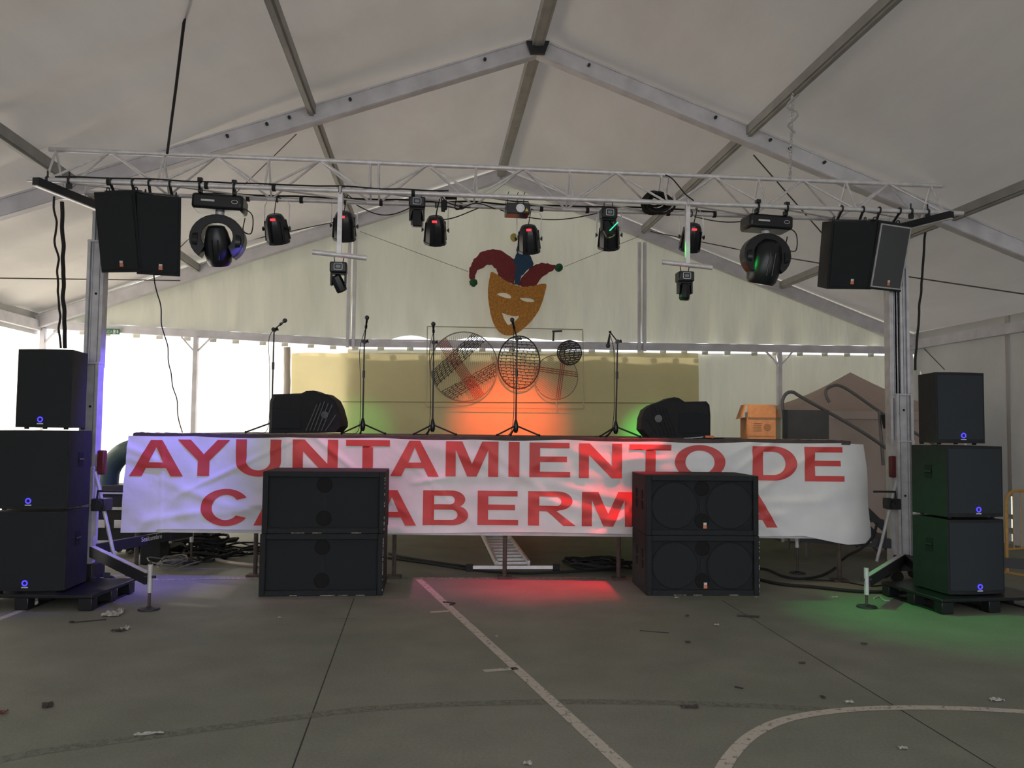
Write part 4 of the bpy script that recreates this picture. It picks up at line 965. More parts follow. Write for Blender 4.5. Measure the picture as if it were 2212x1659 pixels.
# ================================================================ ON THE STAGE
def D(px, Y): p = at(px, 940, Y); return V((p.x, Y, ST + .012))
def mic_stand(px, Y, jt, tip, lab, miclab, color, hang=False, a0=0, n_=0):
    """jt: pixel of the boom joint, tip: pixel of the microphone head"""
    b = D(px, Y); t = thing('microphone_stand', lab, 'microphone stand', b, group='microphone stands along the stage', world=True)
    J = at(jt[0], jt[1], Y); J = V((J.x, Y, J.z))
    for k in range(3):
        a = math.radians(a0 + 120 * k); e = b + V((math.cos(a) * .30, math.sin(a) * .30, .012))
        lg = MB().cyl(b + V((0, 0, .13)), e, .010).build('leg', color, t); MB().ball(e, .016, 8).build('rubber_foot', M_rub, lg)
    MB().lathe([(0, .018), (.03, .03), (.09, .032), (.13, .022), (.16, .014)], b + V((0, 0, .04)), (0, 0, 1), 12).build('hub', M_blkg, t)
    pole = MB().cyl(b + V((0, 0, .05)), J, .011, .009).build('pole', color, t)
    mid = b.lerp(J, .66); MB().cyl(mid - V((0, 0, .06)), mid + V((0, 0, .03)), .017).build('height_clutch', M_blkg, pole)
    MB().cyl(J - V((.0, .03, 0)), J + V((.0, .03, 0)), .026, n=12).build('boom_joint', color, t)
    MB().lathe([(0, .010), (.03, .024)], J + V((.02, 0, .0)), (1, 0, .3), 8).build('knob', color, t)
    Tp = at(tip[0], tip[1], Y - .16); d = (Tp - J)
    if hang:
        K_ = J + V((-.10, -.06, .11)); MB().tube([J, K_], .008).build('boom', color, t); MB().ball(K_, .018, 8).build('mic_clip', M_blkg, t); s = K_; Tp = K_ + V((-.035, -.05, -.20)); d = Tp - K_
        m0 = K_.lerp(Tp, .12)
    else:
        MB().cyl(J - d * .12, J + d * .62, .008).build('boom', color, t); m0 = J + d * .60
        MB().cyl(J + d * .54, J + d * .66, .017).build('mic_clip', M_blkg, t)
    MB().tube(curve([m0, J + V((-.05, -.02, -.1)), J.lerp(b, .4) + V((-.035, -.02, 0)), J.lerp(b, .8) + V((-.03, .0, 0)), b + V((-.08, .05, .02)), b + V((-.25, .08, .01))], 8), .004, 6).build('microphone_cable', M_rub, t)
    m = thing('microphone', miclab, 'microphone', m0, group='vocal microphones', world=True)
    dm = (Tp - m0).normalized(); Lm = (Tp - m0).length
    MB().lathe([(0, .010), (Lm * .75, .017)], m0, dm, 10).build('handle', M_blkg, m)
    MB().lathe([(0, .016), (.006, .024), (.02, .028), (.035, .026), (.048, .016), (.052, .004)], m0 + dm * Lm * .72, dm, 12).build('mesh_head', mat('mic_mesh', (.06, .06, .065, 1), .5, .5), m)
M_std = mat('stand_black', (0.02, 0.02, 0.022, 1), 0.45)
mic_stand(586, 10.2, (592, 712), (616, 692), 'microphone stand behind the left stage monitor with boom bent to the right', 'black microphone on the stand behind the left stage monitor', M_std, a0=200)
mic_stand(783, 10.2, (787, 738), (793, 684), 'straight microphone stand right of the left stage monitor', 'black microphone on the straight stand right of the left monitor', M_std, a0=-15)
mic_stand(934, 10.2, (937, 740), (936, 699), 'microphone stand in front of the large left wire circle, upper part tinted green', 'black microphone in front of the left wire circle', M_std, a0=-12)
mic_stand(1114, 10.2, (1117, 732), (1106, 690), 'microphone stand below the jester mask with the joint tinted red', 'black microphone in front of the mask mouth', M_std, a0=-18)
mic_stand(1330, 10.2, (1334, 738), (1323, 750), 'microphone stand at the right with boom folded over', 'black microphone hanging head down from the right stand', M_std, hang=True, a0=-15)

# floor monitors lying on their side
def monitor(pts, x0px, Y, dep, lab, flip):
    P_ = [at(px, py, Y) for px, py in pts]; zb = min(p.z for p in P_); base = sum(P_, V()) / len(P_)
    for p in P_: p.z += ST + .014 - zb
    t = thing('stage_monitor', lab, 'stage monitor', (base.x, Y + dep / 2, ST + .013), group='stage monitors', world=True)
    body = MB(); n = len(P_); cxm = base.x; czm = sum(p.z for p in P_) / n
    rings = []
    for y, s in ((0.0, .93), (.03, 1.0), (dep * .75, 1.0), (dep, .86)):
        rings.append([V((cxm + (p.x - cxm) * s, Y + y, ST + .014 + (p.z - ST - .014) * s)) for p in P_])
    vs = [v for r in rings for v in r]; m = len(rings)
    body.add(vs, [tuple(range(n)), tuple((m - 1) * n + i for i in range(n))] + [(j * n + i, j * n + (i + 1) % n, (j + 1) * n + (i + 1) % n, (j + 1) * n + i) for j in range(m - 1) for i in range(n)])
    body.build('cabinet', M_blk, t, smooth=30)
    xs = [p.x for p in P_]; xa, xb = min(xs), max(xs); zt = max(p.z for p in P_)
    sgn = 1 if flip else -1; end = xa if flip else xb
    for k in range(6):      # diagonal cooling ribs on the round end
        xx = end + sgn * (.07 + k * .045); z1 = ST + .40 - abs(k - 3) * .02 - (.10 if k == 0 else 0)
        MB().bar(V((xx + sgn * .12, Y - .006, ST + .05)), V((xx, Y - .006, z1)), .012, .014, up=V((0, 1, 0))).build('cooling_rib', M_blk if flip else M_blkg, t)
    MB().lathe([(0, .05), (.015, .045), (.016, .02)], V((end + sgn * .20, Y - .002, ST + .24)), (0, -1, 0), 16).build('handle_hub', M_blkg, t)
    MB().box(((xb if flip else xa) - sgn * .21, Y - .006, ST + .19), (.34, .012, .24)).build('rear_panel', M_grille, t, bevel=.01)
    return t
RM = [(1385, 925), (1387, 900), (1394, 882), (1408, 872), (1436, 862), (1446, 857), (1458, 855), (1468, 857), (1480, 865), (1527, 864), (1534, 872), (1536, 895), (1536, 943), (1400, 943)]
monitor(RM, 0, 9.75, .50, 'black moulded stage monitor left of the cardboard box', True)
LM_ = [(579, 940), (582, 868), (588, 855), (650, 853), (660, 848), (676, 847), (690, 853), (705, 855), (722, 868), (730, 885), (738, 915), (738, 925), (727, 938)]
monitor(LM_, 0, 9.75, .50, 'black stage monitor with round hump at the left of the stage, ribs lit red', False)

# cardboard box
def box_pt(px, py): return at(px, py, 10.0)
a = D(1611, 10.0); b = D(1677, 10.0); bw_ = b.x - a.x; zt = at(1640, 902, 10).z
t = thing('cardboard_box', 'small open cardboard box lit orange at the right end of the stage', 'box', ((a.x + b.x) / 2, 10.15, ST + .012), world=True)
w3 = MB(); x0, x1, z0, z1 = a.x + .02, b.x - .01, ST + .013, zt
for (p, q) in (((x0, 10.0), (x1, 10.0)), ((x1, 10.0), (x1, 10.3)), ((x1, 10.3), (x0, 10.3)), ((x0, 10.3), (x0, 10.0))):
    w3.bar(V((p[0], p[1], (z0 + z1) / 2)), V((q[0], q[1], (z0 + z1) / 2)), .006, z1 - z0)
w3.box(((x0 + x1) / 2, 10.15, z0 + .003), (x1 - x0, .3, .006)); w3.build('walls', M_card, t)
zf = at(1640, 874, 10).z
MB().bar(V(((x0 + x1) / 2 - (x1 - x0) / 2, 9.99, (z1 + zf) / 2)), V((x1, 9.99, (z1 + zf) / 2)), .006, zf - z1).build('front_flap', M_card, t)
MB().add([V((x0, 10.0, zf)), V((x0, 10.28, zf)), V((x0 - .06, 10.3, z1 - .02)), V((x0 - .07, 10.0, z1 - .01))], [(0, 1, 2, 3)]).build('side_flap', M_card, t)
MB().add([V((x1, 10.0, zf)), V((x1, 10.28, zf)), V((x1 + .05, 10.28, z1)), V((x1 + .05, 10.0, z1))], [(0, 1, 2, 3)]).build('side_flap', M_card, t)
M_print = mat('faint_print', (0.30, 0.16, 0.09, 1), 0.8)
for k in range(5): MB().box((x0 + .12, 9.996, z1 - .07 - k * .022), (.10, .003, .005)).build('printed_line', M_print, t)
MB().box(((x0 + x1) / 2, 9.996, z0 + .035), (x1 - x0 - .04, .003, .006)).build('printed_line', M_print, t)
MB().lathe([(0, .045), (.002, .045)], V((x1 - .10, 9.997, z0 + .14)), (0, -1, 0), 16).build('printed_emblem', M_print, t)
# cables on the deck next to the right monitor
p = D(1500, 9.55)
wavy(p, p + V((.35, .05, 0)), .012, .05, 'short black cable heap beside the right stage monitor', seed=9)
wavy(D(1480, 9.5), D(1520, 9.5) + V((0, 0, .02)), .007, .04, 'thin pale cord on the deck beside the right stage monitor', m=M_aluw, seed=11)
o = MB().box(D(1532, 9.6) + V((0, 0, .02)), (.10, .06, .035)).build('plug_adapter', M_orange, bevel=.01); tag(o, 'small orange plug lying on the deck beside the right stage monitor', 'plug')
# dark board behind the box
t0_ = at(1700, 948, 10.6); t1_ = at(1790, 948, 10.6); zt = at(1745, 886, 10.6).z
bd = thing('standing_board', 'dark grey board standing right of the cardboard box', 'board', ((t0_.x + t1_.x) / 2, 10.6, ST + .012), world=True)
M_gb = mat('grey_board', (0.085, 0.082, 0.075, 1), 0.7, var=.1)
MB().box(((t0_.x + t1_.x) / 2, 10.6, (ST + .014 + zt) / 2), (t1_.x - t0_.x, .03, zt - ST - .014)).build('panel', M_gb, bd)
MB().box((t0_.x - .03, 10.58, (ST + .014 + zt) / 2), (.05, .05, zt - ST - .014)).build('post', M_dark, bd)

# ================================================================ BACKDROP
# tarp with its wavy top edge and seam, tied under the beam
TY = .10
def tp_(px, py, off=TY): return onwall(px, py, off)
tl, tr, bl, br = tp_(630, 761), tp_(1508, 762), tp_(628, 950), tp_(1512, 950)
tb2 = MB()
def tf(u, v):
    p = (tl * (1 - u) + tr * u) * v + (bl * (1 - u) + br * u) * (1 - v)
    p = p + V((0, 0, .016 * abs(math.sin(u * 31)) * v - .02 * v)); return p + av * (.012 * nz3(u * 14, v * 3, 0) + .008 * math.sin(v * 9))
tb2.grid(tf, 120, 20)
backdrop = tb2.build('backdrop_tarp', M_tarp, smooth=80); tag(backdrop, 'large beige plastic tarp hung behind the stage lit orange and green', 'tarpaulin')
s0, s1 = tp_(740, 868, TY + .02), tp_(1512, 871, TY + .02)
MB().tube([s0.lerp(s1, i / 40) + V((0, 0, .004 * nz3(i, 0, 0))) for i in range(41)], .006, 5).build('seam', mat('seam_brown', (.20, .15, .08, 1), .8), backdrop)
tag(MB().tube([tp_(620 + .5 * math.sin(i), 750 + i * 9.5, .22) for i in range(21)], .055, 14).build('rolled_curtain', M_curt), 'grey rolled-up curtain hanging at the left edge of the backdrop tarp', 'curtain')
# jester mask -------------------------------------------------
OFFJ = .30
def J(x, y): return onwall(960 + x / 6.9125, 480 + y / 6.9125, OFFJ)
def fuzzy(name, col, vs=60):
    m = mat(name, col, .85, var=.30, vscale=vs, bump=.8, bscale=vs * 1.5); return m
M_jr, M_jb, M_jg, M_jy = fuzzy('red_tinsel', (.22, .03, .035, 1)), fuzzy('blue_tinsel', (.022, .065, .13, 1)), fuzzy('green_tinsel', (.012, .10, .035, 1)), fuzzy('gold_tinsel', (.50, .22, .04, 1), 35)
jm = thing('jester_mask', 'large orange mask with red and blue jester hat hung on the gable cloth', 'decoration', J(1070, 1600), world=True)
face = [(690, 755), (720, 752), (800, 800), (880, 860), (1000, 925), (1100, 960), (1220, 970), (1330, 955), (1420, 932), (1500, 925), (1516, 960), (1500, 1040), (1462, 1180), (1400, 1330), (1310, 1460), (1200, 1575), (1090, 1655), (1000, 1690), (900, 1685), (820, 1640), (750, 1550), (700, 1420), (672, 1280), (652, 1130), (650, 1010), (665, 880)]
eyeL = [(770, 1078), (830, 1058), (920, 1060), (980, 1090), (995, 1130), (960, 1143), (880, 1128), (810, 1100)]
eyeR = [(1110, 1132), (1180, 1130), (1260, 1135), (1330, 1158), (1340, 1190), (1270, 1198), (1190, 1185), (1140, 1160)]
mouth = [(850, 1345), (940, 1382), (1050, 1405), (1115, 1400), (1070, 1465), (1010, 1510), (950, 1540), (910, 1490), (875, 1420)]
sm = lambda L: [p for p in curve([J(*q) for q in L + [L[0]]], 3)][:-1]
MB().prism(sm(face), [sm(eyeL), sm(eyeR), sm(mouth)], av * .05).build('face', M_jy, jm, smooth=30, label='orange face with eye and mouth openings')
def hat(pts, name, m, th, lab, off):
    loop = sm(pts); r = random.Random(1); fz = []
    for i, p in enumerate(loop):
        q = loop[(i + 1) % len(loop)]; n = max(1, int((q - p).length / .03)); nn = (q - p).cross(av).normalized()
        for k in range(n): fz.append(p.lerp(q, k / n) + nn * r.uniform(-.012, .012))
    MB().prism([p + av * off for p in fz], [], av * th).build(name, m, jm, smooth=0, label=lab)
hat([(1035, 930), (940, 890), (850, 830), (805, 790), (770, 700), (700, 640), (620, 655), (520, 705), (465, 770), (440, 850), (385, 850), (372, 760), (390, 660), (440, 560), (530, 470), (640, 420), (760, 412), (880, 450), (980, 520), (1045, 590), (1065, 680), (1050, 800)], 'hat_point', M_jr, .05, 'curved red tinsel hat point', .0)
hat([(1095, 935), (1150, 840), (1250, 720), (1330, 650), (1440, 622), (1540, 625), (1640, 650), (1640, 710), (1560, 745), (1470, 810), (1410, 870), (1370, 935), (1240, 965), (1140, 960)], 'hat_point', M_jr, .05, 'right red tinsel hat point', .0)
hat([(1040, 935), (1045, 820), (1060, 680), (1035, 575), (1075, 460), (1085, 350), (1110, 340), (1160, 400), (1240, 470), (1290, 560), (1320, 640), (1230, 720), (1150, 810), (1110, 935)], 'hat_point', M_jb, .05, 'blue tinsel hat point', .02)
for (x, y, m, lab) in ((432, 905, M_jg, 'green pompom'), (1705, 685, M_jg, 'green pompom'), (1040, 235, mat('yellow_tinsel', (.40, .34, .08, 1), .8, bump=.8, bscale=80), 'yellow pompom')):
    MB().ball(J(x, y) + av * .03, .068, 14, jit=.14).build('pompom', m, jm, smooth=0, label=lab)
wire([onwall(778, 500, .2), J(360, 740)], .004, M_wire, 'thin string from the left gable post to the jester hat', 'guide_string', 'string')
wire([J(1790, 665), onwall(1382, 510, .2)], .004, M_wire, 'thin string from the right gable post to the green pompom', 'guide_string', 'string')
# wire ornament -----------------------------------------------
OO = .34
def O(px, py): return onwall(px, py, OO)
orn = thing('wire_ornament', 'rectangular wire frame holding wire and tinsel circles in front of the tarp', 'decoration', O(1090, 880), world=True)
M_of = mat('pale_frame_wire', (.45, .42, .30, 1), .5); M_ot = mat('black_garland', (.04, .04, .04, 1), .7); M_orr = mat('red_rope', (.30, .05, .04, 1), .6); M_ow = mat('fine_wire', (.22, .19, .15, 1), .6)
cor = [(923, 705), (1259, 712), (1261, 883), (921, 879)]
for i in range(4): MB().cyl(O(*cor[i]), O(*cor[(i + 1) % 4]), .009, n=8).build('frame_bar', M_of, orn)
MB().cyl(O(1202, 862), O(1202, 882), .008, n=8).build('frame_bar', M_of, orn)
def circ(cx, cy, rx, ry, m, r=.010, name='ring'):
    MB().tube([O(cx + rx * math.cos(a * PI / 24), cy + ry * math.sin(a * PI / 24)) for a in range(48)], r, 6, closed=True).build(name, m, orn)
def chords(cx, cy, rx, ry, ang, n, m, lo=-1., hi=1., r=.004, cut=(-1, 1), name='infill_wire', wig=0, seed=0):
    mb = MB(); a = math.radians(ang); dx, dy = math.cos(a), math.sin(a); rq = random.Random(seed)
    for i in range(n):
        o_ = lo + (hi - lo) * (i + .5) / n; L_ = math.sqrt(max(0, 1 - o_ * o_)); s0_, s1_ = max(-L_, cut[0]), min(L_, cut[1])
        if s1_ <= s0_: continue
        k = max(1, int((s1_ - s0_) * rx / 5)) if wig else 1
        pts = [O(cx + rx * (dx * (s0_ + (s1_ - s0_) * j / k) - dy * o_) + (rq.uniform(-wig, wig)), cy + ry * (dy * (s0_ + (s1_ - s0_) * j / k) + dx * o_) + rq.uniform(-wig, wig)) for j in range(k + 1)]
        mb.tube(pts, r, 5)
        if wig:
            for p in pts[1:-1:2]: mb.tube([p, p + V((0, 0, -.03))], r, 4)
    mb.build(name, m, orn, kind='stuff')
circ(1002, 792, 73, 75, M_ow)
chords(1002, 792, 73, 75, 83, 34, M_ow, r=.0022)
chords(1002, 792, 73, 75, 55, 8, M_orr, -.05, .28, .006, name='red_rope_band')
chords(1002, 792, 73, 75, -42, 9, M_ot, -.55, -.12, .006, wig=.8, name='garland_band')
chords(1002, 792, 73, 75, -28, 7, M_ot, .30, .68, .005, wig=1.2, name='garland_band')
circ(1121, 783, 45, 57, M_ot, .013, 'garland_ring')
chords(1121, 783, 44, 56, 3, 17, M_ot, r=.006, wig=.9, name='garland_rows')
circ(1201, 815, 47, 48, M_ow, .008)
chords(1201, 815, 47, 48, 30, 24, M_ow, r=.0025)
chords(1201, 815, 47, 48, 98, 3, M_orr, -.35, -.10, .007, name='red_rope_band')
chords(1201, 815, 47, 48, 8, 3, M_orr, -.40, -.12, .007, name='red_rope_band')
circ(1230, 762, 26, 26, M_ot, .012, 'garland_ring')
chords(1230, 762, 26, 26, 4, 14, M_ot, r=.010, wig=.5, name='garland_rows')
# dark bracket on the gable hem, exit sign
p = onwall(1203, 716, .3)
bk = MB(); bk.bar(O(1193, 716), O(1214, 715), .04, .03); bk.bar(O(1196, 716), O(1195, 737), .03, .03, up=av); tag(bk.build('angle_bracket', M_dark), 'small dark T-shaped bracket above the top right of the wire ornament', 'bracket')
c0, c1, c2 = onwall(217, 710, .15), onwall(259, 714, .15), onwall(217, 722, .15)
ex = thing('exit_sign', 'green SALIDA exit sign under the beam left of the stage', 'sign', (c0 + c1) / 2, world=True)
h_ = c0.z - c2.z
MB().prism([c0, V((c1.x, c1.y, c0.z)), V((c1.x, c1.y, c0.z - h_)), V((c0.x, c0.y, c0.z - h_))], [], av * .015).build('panel', mat('exit_green', (.03, .17, .09, 1), .5), ex)
fc = bpy.data.curves.new('t', 'FONT'); fc.body = 'SALIDA'; fc.size = h_ * .85; fo = bpy.data.objects.new('t', fc); C.objects.link(fo); bpy.context.view_layer.update()
me = bpy.data.meshes.new_from_object(fo.evaluated_get(bpy.context.evaluated_depsgraph_get())); bpy.data.objects.remove(fo)
xs = [v.co.x for v in me.vertices]; sc_ = (c1 - c0).length * .58 / (max(xs) - min(xs))
for v in me.vertices: v.co = (c0 + wv * (.02 + v.co.x * sc_) + av * .018 + V((0, 0, -h_ * .82 + v.co.y))) - (c0 + c1) / 2
me.materials.clear(); me.materials.append(M_white); so = bpy.data.objects.new('lettering', me); C.objects.link(so); so.parent = ex
def exq(a, z0, b, z1): return [c0 + wv * x + av * .017 + V((0, 0, -h_ * z)) for x, z in ((a, z0), (b, z0), (b, z1), (a, z1))]
W_ = (c1 - c0).length
MB().prism(exq(W_ * .68, .15, W_ * .80, .85), [], av * .003).build('door_symbol', M_white, ex)
MB().prism([c0 + wv * (W_ * x) + av * .017 + V((0, 0, -h_ * z)) for x, z in ((.86, .2), (.94, .2), (.94, .5), (.98, .5), (.90, .85), (.82, .5), (.86, .5))], [], av * .003).build('arrow_symbol', M_white, ex)

# ================================================================ UNDER AND BESIDE THE STAGE
# ladder
Lf, Lb = onz(1108, 1218, .05), onz(1066, 1150, .05)
dl = (Lb - Lf); dl.z = 0; LL = 3.0; dl.normalize(); sl = V((dl.y, -dl.x, 0)); wl_ = .19
lad = thing('ladder', 'aluminium ladder lying on the floor under the stage', 'ladder', Lf, world=True)
for q in (-1, 1): MB().bar(Lf + sl * q * wl_, Lf + sl * q * wl_ + dl * LL, .03, .07).build('rail', M_aluw, lad)
for i in range(11): MB().bar(Lf + dl * (.06 + i * .27) - sl * wl_, Lf + dl * (.06 + i * .27) + sl * wl_, .045, .03).build('rung', M_alu, lad)
a, b = onz(1020, 1225, .05), onz(1196, 1225, .05); bar_ = MB().bar(a, b, .05, .035).build('stabiliser_bar', M_alu, lad)
for q, d in ((a, -1), (b, 1)): MB().box(q + V((d * .03, 0, -.01)), (.08, .07, .08)).build('rubber_end', M_rub, bar_)
# flight case and green hose, left of the banner
fcx = at(239, 1125, 10.3)
fcz0, fcz1 = .38, at(239, 1074, 10.3).z
cs = thing('flight_case', 'black flight case with metal edges left of the banner', 'flight case', (fcx.x + .15, 10.6, .0), world=True)
mx0 = at(205, 1120, 10.3).x; mx1 = mx0 + .95
MB().box(((mx0 + mx1) / 2, 10.6, .50), (mx1 - mx0, .6, .58)).build('body', M_blk, cs, bevel=.01)
MB().box(((mx0 + mx1) / 2, 10.29, .61), (mx1 - mx0 + .01, .02, .035)).build('metal_edge', M_aluw, cs)
for z in (.205, .80): MB().box(((mx0 + mx1) / 2, 10.29, z), (mx1 - mx0 + .02, .02, .025)).build('metal_edge', M_aluw, cs)
MB().box((mx0 + .01, 10.29, .40), (.03, .02, .40)).build('metal_edge', M_aluw, cs)
for k in range(3): MB().box((mx0 + .06 + k * .26, 10.288, .42), (.15, .012, .10)).build('recessed_catch', M_aluw, cs, bevel=.01)
for sx in (mx0 + .08, mx1 - .08):
    for y in (10.4, 10.8): MB().cyl((sx - .02, y, .06), (sx + .02, y, .06), .058, n=16).build('castor', M_rub, cs)
    MB().box((sx, 10.6, .16), (.1, .5, .08)).build('castor_plate', M_dark, cs)
MB().box((mx0 + .3, 10.55, .84), (.55, .35, .10)).build('lid_tray', M_dark, cs, bevel=.01)
hz = [at(228, 1100, 10.6), at(232, 1050, 10.6), at(238, 1012, 10.6), at(262, 982, 10.6), at(300, 968, 10.6), at(360, 965, 10.7)]
tag(MB().tube(curve(hz, 8), .13, 18).build('ventilation_hose', M_green), 'thick dark green hose arching up behind the left end of the banner', 'hose')
o = MB().box(V((at(333, 1216, 9.95).x, 9.95, .15)), (.24, .24, .29)).build('black_case', M_blk, bevel=.01); tag(o, 'small black case on the floor under the left outrigger beam', 'case')
o = MB(); o.box(at(301, 1224, 9.9), (.09, .03, .27)); tag(o.build('white_panel', M_white), 'small white panel leaning under the left end of the stage', 'panel')
rr = random.Random(11)
def heap(px, py, rx, ry, n, r, lab, m=M_rub, hgt=.10):
    c = onz(px, py, .02); mb = MB()
    for k in range(n):
        a, b_, ph, z = rx * rr.uniform(.45, 1), ry * rr.uniform(.45, 1), rr.uniform(0, 6.28), rr.uniform(.0, hgt)
        ox, oy = rr.uniform(-.3, .3) * rx, rr.uniform(-.3, .3) * ry
        mb.tube([c + V((ox + a * math.cos(t * PI / 10) * (1 + .1 * math.sin(3 * t * PI / 10 + ph)), oy + b_ * math.sin(t * PI / 10), z + .02 * math.sin(t + ph))) for t in range(20)], r, 5, closed=True)
    return tag(mb.build('cable_heap', m), lab, 'cable heap')
heap(440, 1205, .34, .22, 14, .018, 'dark heap of coiled cables under the left part of the stage', hgt=.35)
heap(378, 1222, .22, .30, 6, .008, 'pale thin coiled cord beside the black case under the stage', mat('grey_cord', (.20, .19, .18, 1), .7))
heap(510, 1195, .55, .35, 6, .012, 'loops of black cable spread under the stage beside the left cabinets')
heap(1290, 1226, .38, .30, 9, .014, 'low heap of black cable under the stage left of the right cabinets', hgt=.08)
heap(340, 1190, .5, .25, 9, .02, 'dark cable bundle hanging behind the outrigger beam', hgt=.3)
def ground(pts, r, lab, m=M_rub, name='floor_cable'): return tag(MB().tube(curve([onz(px, py, r + .001) for px, py in pts], 8), r, 6).build(name, m), lab, 'cable')
ground([(455, 1206), (500, 1216), (560, 1222), (640, 1224)], .024, 'thick pale hose on the floor running behind the left cabinets', mat('pale_hose', (.30, .26, .22, 1), .7), 'floor_hose')
ground([(840, 1196), (880, 1205), (950, 1216), (1010, 1224)], .016, 'upper black cable on the floor running right from the left cabinets')
ground([(838, 1205), (900, 1213), (960, 1222), (1030, 1232), (1120, 1238), (1200, 1236), (1330, 1230)], .016, 'lower black cable on the floor passing in front of the ladder')
ground([(1640, 1228), (1660, 1231), (1690, 1244), (1725, 1250), (1765, 1246), (1790, 1236), (1805, 1226)], .014, 'thin black cable curving on the floor right of the right cabinets')
ground([(1640, 1252), (1690, 1262), (1760, 1268), (1850, 1277), (1940, 1279), (2010, 1282)], .018, 'thick black cable running on the floor to the right speaker tower')
ground([(1740, 1252), (1790, 1254), (1830, 1258), (1880, 1266), (1920, 1262)], .007, 'very thin cable on the green-lit floor near the right mast')
pts = [at(1895, 1130, 9.3), at(1885, 1160, 9.3), at(1860, 1185, 9.3), at(1835, 1198, 9.4), at(1815, 1212, 9.6)]
tag(MB().tube(curve(pts, 8), .014, 6).build('hanging_cable', M_rub), 'black cable curving down from the right mast to the stage leg', 'cable')

# steps with handrails at the right end
M_rail = mat('grey_rail', (.16, .15, .14, 1), .5, .3)
YS = 10.9
stp = thing('stage_steps', 'metal steps with two hooked grey handrails at the right end of the stage', 'stairs', (4.9, YS, 0), world=True)
sx0 = S(SW, 0, 0).x + .05
for k in range(5):
    x = sx0 + .10 + k * .27; z = 1.28 - k * .26
    MB().box((x, YS + .35, z), (.26, .75, .035)).build('tread', M_dark, stp)
for y in (YS, YS + .72):
    MB().bar(V((sx0, y, 1.42)), V((sx0 + 1.45, y, .03)), .04, .09).build('stringer', M_dark, stp)
    MB().bar(V((sx0 + .02, y, 1.2)), V((sx0 + 1.0, y, .06)), .02, .03).build('brace', M_dark, stp)
    MB().cyl((sx0 + .04, y, .02), (sx0 + .04, y, 1.4), .02).build('leg', M_rail, stp)
def rail(pts, Y, lab_): 
    return MB().tube(curve([at(px, py, Y) for px, py in pts], 8), .022, 8).build('handrail', M_rail, stp)
rail([(1701, 944), (1694, 900), (1690, 870), (1697, 852), (1712, 847), (1735, 860), (1850, 925), (1925, 975), (2010, 1030)], YS - .2, '')
rail([(1792, 869), (1785, 856), (1785, 842), (1797, 834), (1813, 833), (1840, 847), (1896, 886), (1960, 925), (2060, 985)], YS + .7, '')
MB().cyl(at(1899, 888, YS + .7), at(1908, 1005, YS + .7), .022).build('rail_post', M_rail, stp)
MB().cyl(at(1908, 896, YS + .6), at(1914, 925, YS + .6), .035).build('rail_socket', M_rub, stp)
# yellow crowd barrier
cb = thing('crowd_barrier', 'yellow metal crowd barrier behind the right speaker tower', 'barrier', at(2180, 1230, 9.7) * 1, world=True)
M_yel = mat('yellow_barrier', (.50, .28, .08, 1), .5, .2, var=.15, vscale=20)
p0 = onz(2176, 1238, 0); d_ = V((.93, .36, 0)).normalized(); H_ = .97; LB = 2.2
P = lambda u, z: V((p0.x, p0.y, 0)) + d_ * u + V((0, 0, z))
MB().tube([P(0, .02)] + [P(0, H_ - .15)] + [P(.15 - .15 * math.cos(a), H_ - .15 + .15 * math.sin(a)) for a in (.4, .8, 1.2, 1.57)] + [P(LB - .15, H_)] + [P(LB - .15 + .15 * math.sin(a), H_ - .15 + .15 * math.cos(a)) for a in (.4, .8, 1.2, 1.57)] + [P(LB, .02)], .019, 10).build('frame', M_yel, cb)
MB().cyl(P(0, .28), P(LB, .28), .014).build('lower_rail', M_yel, cb)
for k in range(1, 18): MB().cyl(P(k * .12, .28), P(k * .12, H_), .006).build('bar', M_yel, cb)
for u in (0, LB): MB().bar(P(u, .01) - V((-.36, .93, 0)) * .2, P(u, .01) + V((-.36, .93, 0)) * .2, .04, .02).build('foot', M_yel, cb)

# ================================================================ LITTER
M_paper = mat('paper', (.36, .35, .31, 1), .8, var=.15, vscale=40); M_leaf = mat('dry_leaf', (.05, .04, .035, 1), .8); M_twig = mat('twig', (.04, .03, .03, 1), .8)
def crumple(px, py, w_, l_, lab, m=M_paper, name='paper_scrap', cat='litter', h=.02, seed=0, ang=0):
    w_, l_ = w_ * .85, l_ * .85; c = onz(px, py, .003); mb = MB(); ca, sa = math.cos(ang), math.sin(ang)
    def f(u, v):
        x, y = (u - .5) * w_ * (1 + .3 * nz3(v * 3, seed, 0)), (v - .5) * l_ * (1 + .5 * nz3(u * 4, seed, 3)); return c + V((x * ca - y * sa, x * sa + y * ca, .002 + h * abs(nz3(u * 5 + seed, v * 5, seed)) * 1.2))
    mb.grid(f, 8, 8); return tag(mb.build(name, m, smooth=0), lab, cat)
crumple(243, 1329, .16, .14, 'torn white paper with folded edge left of the left levelling jack', seed=1, h=.05)
crumple(260, 1322, .07, .07, 'small curled paper touching the torn white paper', seed=2, h=.05)
crumple(270, 1359, .09, .09, 'small crumpled white paper in front of the left outrigger', seed=3, h=.04)
crumple(254, 1363, .12, .06, 'dirty grey scrap beside the crumpled white paper', M_leaf, 'grey_scrap', seed=4)
ground([(163, 1344), (195, 1341), (230, 1338)], .005, 'thin dark stick on the floor in front of the left pallet', M_twig, 'stick').__setitem__('category', 'litter')
crumple(156, 1345, .05, .03, 'small black end piece left of the thin stick', M_rub, 'black_scrap', seed=5)
crumple(322, 1587, .17, .025, 'long torn white paper strip near the bottom left', seed=6, ang=.3)
crumple(103, 1524, .07, .11, 'dark dry leaf near the left edge of the floor', M_leaf, 'dry_leaf', seed=7, ang=.5)
crumple(3, 1540, .06, .06, 'dull red scrap at the left edge of the floor', M_red, 'red_scrap', seed=8)
